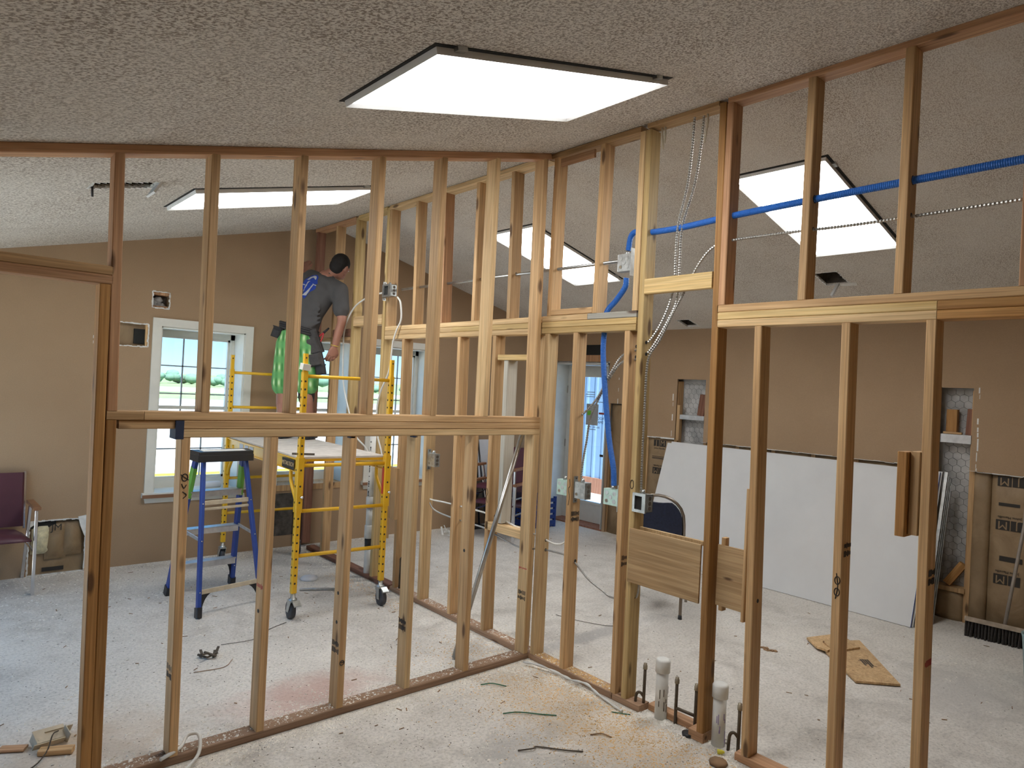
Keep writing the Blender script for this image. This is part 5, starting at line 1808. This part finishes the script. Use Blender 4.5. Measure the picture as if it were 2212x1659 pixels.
# printed design on the back of the shirt, laid onto the cloth
def decal(poly, mat, name, lift):
    """poly: (right, up) metres on the upper back, pressed onto the shirt"""
    o_ = (che + upp) / 2 - Vector((0, 0, .045)) + SR * .0
    up_ = (upp - spi).normalized()
    rt = (SR - up_ * SR.dot(up_)).normalized()
    nb = rt.cross(up_)
    if nb.dot(FW) > 0:
        nb = -nb
    bm = bmesh.new()
    vs = [bm.verts.new(o_ + rt * x + up_ * y + nb * .30) for x, y in poly]
    bm.faces.new(vs)
    bmesh.ops.triangulate(bm, faces=bm.faces)
    bmesh.ops.subdivide_edges(bm, edges=bm.edges, cuts=5, use_grid_fill=True)
    me = bpy.data.meshes.new(name)
    bm.to_mesh(me)
    bm.free()
    me.materials.append(MATS[mat])
    ob = bpy.data.objects.new(name, me)
    C.objects.link(ob)
    ob.parent = PE
    sw = ob.modifiers.new('press', 'SHRINKWRAP')
    sw.target = shirt
    sw.wrap_method = 'NEAREST_SURFACEPOINT'
    sw.wrap_mode = 'ABOVE_SURFACE'
    sw.offset = lift
    return ob
decal([(-.14, .06), (-.10, .13), (-.02, .15), (.05, .12), (.10, .06), (.085, .0), (.11, -.06), (.05, -.13), (.02, -.19), (-.02, -.17), (-.05, -.12), (-.13, -.10), (-.15, -.02)], 'logo_blue', 'shirt_print', .0035)
decal([(-.10, .035), (-.09, .10), (-.05, .128), (0, .125), (.03, .09), (.02, .085), (-.02, .10), (-.05, .085), (-.065, .05)], 'logo_silver', 'shirt_print', .0055)
decal([(-.07, -.09), (-.055, -.02), (-.03, .03), (-.015, .03), (-.035, -.05), (-.045, -.13)], 'logo_silver', 'shirt_print', .0055)
decal([(-.03, -.165), (.03, -.15), (.015, -.125), (.065, -.03), (.10, -.02), (.10, -.005), (.05, -.012), (-.005, -.125)], 'logo_silver', 'shirt_print', .0055)
decal([(-.14, -.075), (-.08, -.072), (-.08, -.062), (-.14, -.065)], 'logo_silver', 'shirt_print', .0055)
# ------------------------------------------------------------------ ceiling cut-outs
def vent(h, cf, seed, par):
    x0, x1, y0, y1 = h
    m = MB()
    zt = cf((x0 + x1) / 2) + .16
    a, b, c, d = x0 - .02, x1 + .02, y0 - .02, y1 + .02
    za, zb = cf(a) + .008, cf(b) + .008
    m.b2((a, c, zt), (b, d, zt + .01))
    for y in (c, d - .01):
        m.prism([(a, y, za), (b, y, zb), (b, y, zt), (a, y, zt)], (0, .01, 0))
    m.prism([(a, c, za), (a, d, za), (a, d, zt), (a, c, zt)], (.01, 0, 0))
    m.prism([(b - .01, c, zb), (b - .01, d, zb), (b - .01, d, zt), (b - .01, c, zt)], (.01, 0, 0))
    m.build('cavity_box', 'insulation_shade', par)
    r = random.Random(seed)
    m = MB()
    for (ax, ay), (bx, by) in (((x0, y0), (x1, y0)), ((x1, y0), (x1, y1)), ((x1, y1), (x0, y1)), ((x0, y1), (x0, y0))):
        n = max(3, int(hypot(bx - ax, by - ay) / .025))
        for k in range(n):
            t = (k + .5) / n
            x, y = ax + (bx - ax) * t, ay + (by - ay) * t
            m.box((x, y, cf(x) + .004), (r.uniform(.004, .02) + abs(bx - ax) / n, r.uniform(.004, .016) + abs(by - ay) / n, .010), (0, 0, r.uniform(-.2, .2)))
    e = m.build('torn_edge', 'gypsum', par)
    e['kind'] = 'stuff'
    m = MB()
    for k in range(5):
        ball(m, (r.uniform(x0, x1), r.uniform(y0, y1), zt - .05), r.uniform(.03, .05), 8, (1.4, 1, .6))
    m.build('insulation_tuft', 'debris_brown', par)['kind'] = 'stuff'
vent(VENT_L, cl, 1, ceil)
vent(VENT_R, cr, 2, ceilr)
vent(VENT_R2, cr, 3, ceilr)
MB().tube([(-2.39, .92, 2.665), (-2.385, .93, 2.60)], .006, 6).build('hanging_bolt', 'black_plastic', ceil)
MB().box((-2.10, .92, 2.70), (.012, .16, .07), (0, .5, 0)).build('duct_flap', 'drywall_white', ceil)
MB().box((2.60, -.79, cr(2.60) - .006), (.05, .12, .006), (0, .245, .2)).build('torn_paper', 'gypsum', ceilr)
MB().box((2.56, -.70, 2.66), (.02, .02, .12), (.2, .5, 0)).build('duct_strap', 'drywall_white', ceilr)

# ------------------------------------------------------------------ lumber stamps, marker scribbles, drilled holes
def stampA(xr, z, seed, mat='print_black', rows=2):
    """stamp on the left (-X) face of a wall A stud"""
    r = random.Random(seed)
    m = MB()
    x = xr - SW - .0006
    for j in range(rows):
        for k in range(6):
            y = .014 + k * .012
            m.box((x, y, z - j * .035), (.001, .006 if r.random() < .6 else .009, .026 if r.random() < .6 else .016))
    m.build('lumber_stamp', mat, WA, True)['kind'] = 'stuff'
def stampB(yl, z, seed, mat='print_black', rows=2, x0=.014):
    """stamp on the near (-Y) face of a wall B stud"""
    r = random.Random(seed)
    m = MB()
    y = yl - SW - .0006
    for j in range(rows):
        for k in range(6):
            m.box((x0 + k * .012, y, z - j * .035), (.006 if r.random() < .6 else .009, .001, .026 if r.random() < .6 else .016))
    m.build('lumber_stamp', mat, WB, True)['kind'] = 'stuff'
stampA(-1.30, .36, 1)
stampA(-.900, .40, 2)
stampA(-2.098, .42, 3)
stampA(-.006, .42, 4)
stampA(-.006, .58, 5, 'print_red', 1)
stampA(-1.714, .72, 6, 'print_red', 1)
stampA(-2.10, .66, 7, 'print_red', 1)
for yl, z, sd in ((-.266, .98, 11), (.515, .96, 12), (.92, 1.02, 13), (-1.884, 1.12, 14), (-2.213, 1.08, 15), (-.672, .80, 16)):
    stampB(yl, z, sd)
stampB(-.672, .64, 17, 'print_red', 1)
stampB(-2.215, .72, 18, 'print_red', 1)
def scribble(pts, par, name='marker_scribble'):
    m = MB()
    m.tube(smooth_path(pts, 4), .0022, 4, False)
    return m.build(name, 'print_black', par, True)
def loopA(x, z, r, s=1.0):
    return [(x + r * cos(g), -.0012, z + s * r * sin(g)) for g in [2 * pi * k / 8 for k in range(10)]]
scribble(loopA(-2.128, 1.262, .012, 1.3), WA)
scribble([(-2.145, -.0012, 1.275), (-2.128, -.0012, 1.262), (-2.112, -.0012, 1.25)], WA)
scribble([(-2.14, -.0012, 1.235), (-2.13, -.0012, 1.215), (-2.12, -.0012, 1.23)], WA)
scribble([(-2.135, -.0012, 1.20), (-2.118, -.0012, 1.185), (-2.132, -.0012, 1.17)], WA)
scribble([(-1.33, -.0012, .275)] + loopA(-1.32, .27, .012), WA)
def loopB(y, z, r, s=1.0):
    return [(-.0012, y - r * cos(g), z + s * r * sin(g)) for g in [2 * pi * k / 8 for k in range(10)]]
for z in (.97, .92):
    scribble(loopB(-1.905, z, .011, 1.5), WB)
scribble([(-.0012, -1.90, 1.0), (-.0012, -1.908, .945), (-.0012, -1.90, .89)], WB)
scribble(loopB(-.765, 1.225, .011, 2.2), WB)
scribble([(-.0012, -.285, 1.19), (-.0012, -.292, 1.15), (-.0012, -.28, 1.13), (-.0012, -.29, 1.08), (-.0012, -.284, 1.03)], WB)
scribble([(-.0012, .50, 1.02), (-.0012, .488, .99), (-.0012, .502, .96), (-.0012, .49, .92)], WB)
def dholeB(yl, x, z, r=.0105):
    MB().lathe([(r, 0), (r * .9, .0012)], (x, yl - SW + .0002, z), 10, (pi / 2, 0, 0), False).build('bore_shade', 'print_black', WB, True)  # black disc on the face stands for shade in the bore
for yl, x, z in ((-.26, .06, .80), (-.273, .06, .688), (.508, .06, .826), (.505, .06, .722), (.915, .06, .826), (.912, .06, .724), (-.010, .06, .762), (-.011, .06, .70),
                 (-.752, .03, 2.02), (-.752, .035, 1.955), (-.665, .055, 2.0), (-.665, .055, 1.94), (-.253, .06, 1.553), (-.755, .04, .585),
                 (-1.247, .045, 2.535), (-1.663, .045, 2.53), (-2.074, .045, 2.53), (-.396, .045, 2.505), (.40, .045, 2.512), (1.208, .045, 2.512), (1.592, .045, 2.512), (.795, .045, 2.512),
                 (-1.482, .045, .77), (-1.482, .045, .68)):
    dholeB(yl, x, z)
for yl, x, z in ((-1.247, .045, 2.657), (-1.663, .045, 2.668), (-2.074, .045, 2.675)):
    dholeB(yl, x, z, .021)
for xr, z in ((-.49, .745), (-1.30, .62), (-1.30, .47), (-1.715, .60)):
    MB().lathe([(.010, 0), (.009, .001)], (xr - SW - .0002, .045, z), 10, (0, -pi / 2, 0), False).build('bore_shade', 'print_black', WA, True)  # black discs again, in place of shaded bores
# small blocks holding the second plywood panel to the orange post
for z0, z1 in ((.90, 1.03), (.665, .865)):
    board('cleat', (.075, -1.315, z0), (.075, -1.315, z1), .04, .022, 'fir_tan', WB)
board('cleat', (.018, -1.465, .66), (.018, -1.465, 1.30), .03, .016, 'fir_tan', WB)
MB().b2((.055, -.78, .965), (.075, -1.20, .988)).build('ledger', 'pine_light', WB, True)

# ------------------------------------------------------------------ loose rubbish on the floor
def junk(name, m, mat, label, cat):
    return tag(m.build(name, mat), label, cat)
def wire(name, pts, r, mat, label):
    return junk(name, MB().tube(smooth_path(pts, 5), r, 6), mat, label, 'wire')
wire('green_wire', [(-.62, -.48, .006), (-.55, -.52, .010), (-.46, -.60, .006), (-.40, -.66, .006)], .003, 'wire_green', 'longer green wire offcut on the sawdust in the foreground')
wire('green_wire', [(-.50, -.14, .006), (-.44, -.17, .010), (-.39, -.24, .006)], .003, 'wire_green', 'short green wire offcut near the bottom plate left of the corner')
wire('green_wire', [(-.12, -.80, .004), (-.09, -.85, .006), (-.06, -.88, .004)], .0025, 'wire_green', 'tiny green wire offcut by the right-hand bottom plate')
wire('dark_wire', [(-.80, -.80, .005), (-.74, -.84, .014), (-.70, -.83, .006), (-.62, -.93, .008), (-.55, -.99, .005)], .0035, 'debris_dark', 'dark crooked twig of wire in the foreground sawdust')
wire('dark_wire', [(-.40, -.90, .004), (-.35, -.93, .008), (-.33, -.98, .004)], .003, 'debris_brown', 'short brown splinter in the foreground sawdust')
wire('dark_wire', [(-1.50, 1.25, .004), (-1.30, 1.22, .008), (-1.15, 1.35, .004), (-1.0, 1.42, .004)], .002, 'debris_dark', 'thin dark wire on the floor running to the front caster')
wire('dark_wire', [(-1.76, .92, .004), (-1.60, .90, .004), (-1.52, .98, .008)], .002, 'debris_brown', 'thin dark wire on the floor left of the dark rag')
wire('thin_wire', [(.75, .50, .004), (.80, .30, .006), (.92, .10, .004), (1.10, .02, .004), (1.02, -.05, .004)], .002, 'debris_dark', 'thin dark wire lying on the floor beyond the corner post')
m = MB()
r_ = random.Random(21)
for k in range(7):
    m.box((-1.62 + r_.uniform(-.05, .05), 1.10 + r_.uniform(-.03, .03), .012 + .004 * k), (r_.uniform(.03, .08), .014, .008), (r_.uniform(-.3, .3), r_.uniform(-.4, .4), r_.random() * 3))
junk('dark_scrap', m, 'debris_dark', 'dark crumpled scrap on the floor in front of the ladder', 'scrap')
m = MB()
rect_tube(m, (-.62, 2.06, .012), (-.36, 1.92, .012), .022, .012)
rect_tube(m, (-.36, 1.92, .012), (-.38, 1.76, .012), .022, .012)
junk('bent_metal_strip', m, 'galvanized', 'bent grey metal strip on the floor under the scaffold', 'metal strip')
m = MB()
m.lathe([(.07, .0), (.075, .012), (.05, .028), (.015, .036), (.001, .036)], (-.42, 2.32, 0), 14)
junk('crushed_cup', m, 'paper_white', 'crushed white paper cup on the floor under the scaffold', 'cup')
m = MB()
m.box((-2.50, .50, .045), (.13, .07, .004), (.5, .1, .3)).box((-2.47, .53, .03), (.12, .004, .055), (.5, .1, .3)).box((-2.56, .50, .03), (.004, .06, .055), (.4, .1, .3)).box((-2.44, .49, .03), (.004, .06, .055), (.4, .1, .3)).box((-2.51, .455, .022), (.13, .004, .03), (.5, .1, .3))
junk('outlet_box', m, 'ladder_dusty', 'broken beige outlet box lying on the floor at lower left', 'electrical box')
o = board('wood_offcut', (-2.55, .42, .014), (-2.43, .36, .014), .024, .045, 'fir_tan', None, (0, 0, 1))
tag(o, 'short wood offcut under the broken outlet box at lower left', 'wood scrap')
o = board('wood_offcut', (-2.68, .55, .008), (-2.59, .50, .008), .012, .05, 'fir_red', None, (0, 0, 1))
tag(o, 'flat wood chip left of the broken outlet box', 'wood scrap')
wire('black_wire', [(-2.47, .50, .05), (-2.50, .44, .065), (-2.53, .38, .02), (-2.60, .30, .006), (-2.72, .30, .005), (-2.85, .27, .005)], .003, 'debris_dark', 'black wire trailing from the broken outlet box')
wire('white_cable_offcut', [(-2.17, -.02, .052), (-2.08, .02, .06), (-2.04, .06, .085), (-2.00, .03, .09), (-2.02, -.04, .04), (-2.10, -.10, .008), (-2.16, -.18, .007)], .008, 'cable_white', 'looped white cable offcut over the bottom plate at lower left')
m = MB()
m.tube(smooth_path([(-.10, -.06, .020), (-.07, -.16, .030), (-.03, -.30, .018), (-.035, -.42, .020), (-.02, -.52, .030), (-.035, -.62, .015), (-.06, -.74, .012), (-.08, -.84, .010)], 6), [.004 + .005 * abs(sin(k * .7)) for k in range(43)], 6)
junk('plastic_strip', m, 'plastic_clear', 'clear crumpled plastic strip along the right-hand bottom plate', 'plastic')
junk('yellow_wire_nut', MB().lathe([(.012, 0), (.010, .02), (.005, .034)], (-.02, -1.385, .012), 10, (1.5, 0, .6)), 'wire_gap_yellow', 'small yellow wire connector on the floor beside the second drain pipe', 'wire nut')
junk('rubber_ring', MB().lathe([(.018, 0), (.030, 0), (.032, .015), (.018, .016)], (.015, -1.195, 0), 14), 'black_plastic', 'dark rubber ring on the floor beside the orange post foot', 'ring')
junk('stone_chip', MB().lathe([(.02, 0), (.045, .005), (.04, .018), (.01, .022)], (-.10, -1.44, 0), 7), 'debris_brown', 'flat brown stone chip at the bottom edge near the right-hand plate', 'stone')
m = MB()
for k in range(8):
    m.box((1.49 + .012 * (k % 4), -.76 - .016 * k, .004), (.022, .03, .006), (0, 0, k * .8))
junk('brown_scrap', m, 'debris_brown', 'shredded brown scrap on the floor left of the plywood offcuts', 'scrap')['kind'] = 'stuff'
m = MB()
for k in range(9):
    m.box((1.60 + .06 * (k % 3), 3.05 + .05 * (k // 3) + .01 * k, .02 + .012 * (k % 4)), (.02, .10, .008), (k * .3, k * .5, k))
junk('drywall_scraps', m, 'gypsum', 'small heap of drywall scraps at the foot of the far wall', 'scraps')['kind'] = 'stuff'

# uncountable crumbs
def crumbs(name, mat, label, cat, gens, seed, smin, smax, flat=.5):
    r = random.Random(seed)
    V, F = [], []
    for n, fn in gens:
        for _ in range(n):
            p = fn(r)
            if p is None:
                continue
            x, y = p[0], p[1]
            z = p[2] if len(p) > 2 else 0.0
            s = smin + (smax - smin) * r.random() ** 2.5
            g = r.random() * 6.28
            o = len(V)
            el = r.uniform(.6, 1.6)
            for k in range(3):
                a = g + k * 2.094 + r.uniform(-.4, .4)
                V.append((x + s * el * cos(a), y + s * sin(a) / el, z))
            V.append((x + r.uniform(-.3, .3) * s, y + r.uniform(-.3, .3) * s, z + s * flat * r.uniform(.6, 1.4)))
            F += [(o, o + 1, o + 3), (o + 1, o + 2, o + 3), (o + 2, o, o + 3), (o + 2, o + 1, o)]
    me = bpy.data.meshes.new(name)
    me.from_pydata(V, [], F)
    me.materials.append(MATS[mat])
    ob = bpy.data.objects.new(name, me)
    C.objects.link(ob)
    return stuff(ob, label, cat)
g = lambda r, s: r.gauss(0, s)
crumbs('drywall_crumbs', 'crumb_white', 'white drywall crumbs scattered over the dusty concrete floor', 'crumbs', [
    (5200, lambda r: (r.uniform(-2.6, 0), -.012 - abs(g(r, .06)))),
    (3000, lambda r: (r.uniform(-2.6, 0), .10 + abs(g(r, .07)))),
    (900, lambda r: (r.uniform(-2.5, -.05), r.uniform(.01, .08), .038)),
    (3000, lambda r: (-.012 - abs(g(r, .05)), r.uniform(-1.9, .02))),
    (2200, lambda r: (.10 + abs(g(r, .06)), r.uniform(-.7, 1.7))),
    (2500, lambda r: (-.012 - abs(g(r, .09)), r.uniform(.1, 3.3))),
    (900, lambda r: (r.uniform(.01, .08), r.uniform(-.68, 1.7), .038)),
    (4200, lambda r: (r.uniform(-2.9, 3.3), 3.49 - abs(g(r, .07)))),
    (7000, lambda r: (r.uniform(-2.9, 0), r.uniform(.1, 3.4))),
    (4500, lambda r: (r.uniform(-2.2, 0), r.uniform(-1.9, 0))),
    (2200, lambda r: (r.uniform(.1, 3.3), r.uniform(-2.3, 3.3))),
    (1500, lambda r: (-.05 + g(r, .12), -.12 + g(r, .10))),
], 1, .0022, .0095)
crumbs('sawdust', 'sawdust_tan', 'tan sawdust and wood chips drifted into the corner of the stud walls', 'sawdust', [
    (5500, lambda r: (-.03 - abs(g(r, .32)), -.55 + g(r, .40)) if True else None),
    (3500, lambda r: (-.02 - abs(g(r, .30)), -1.15 + g(r, .30))),
    (1500, lambda r: (r.uniform(.01, .08), r.uniform(-.68, -.02), .038)),
    (900, lambda r: (-.25 + g(r, .2), .35 + g(r, .15))),
    (900, lambda r: (-.10 - abs(g(r, .1)), r.uniform(1.2, 2.4))),
], 2, .002, .008, .3)
crumbs('dark_specks', 'debris_dark', 'small dark specks of grit scattered over the floor', 'grit', [
    (2600, lambda r: (r.uniform(-2.9, 0), r.uniform(.1, 3.4))),
    (2200, lambda r: (r.uniform(-2.4, -.02), r.uniform(-1.9, -.02))),
    (900, lambda r: (r.uniform(.1, 3.3), r.uniform(-2.3, 3.3))),
], 3, .0018, .006, .4)
crumbs('rubble', 'crumb_white', 'pale gravel rubble around the feet of the pipe stubs', 'rubble', [
    (420, lambda r: (.03 + g(r, .05), r.uniform(-1.5, -.86))),
    (160, lambda r: (.02 + g(r, .05), -1.08 + g(r, .10))),
], 4, .004, .014, .55)
# loose splinters
m = MB()
r_ = random.Random(44)
for k in range(170):
    if k < 110:
        x, y = r_.uniform(-2.9, -.05), r_.uniform(-1.8, 3.3)
        if -.03 < y < .12:
            y += .2
    else:
        x, y = r_.uniform(.15, 3.1), r_.uniform(-2.2, 3.2)
    L_ = r_.uniform(.008, .04)
    m.box((x, y, .003), (L_, r_.uniform(.002, .006), .003), (0, 0, r_.random() * 3.14))
stuff(m.build('splinters', 'debris_brown'), 'thin wood splinters scattered over the floor', 'splinters')
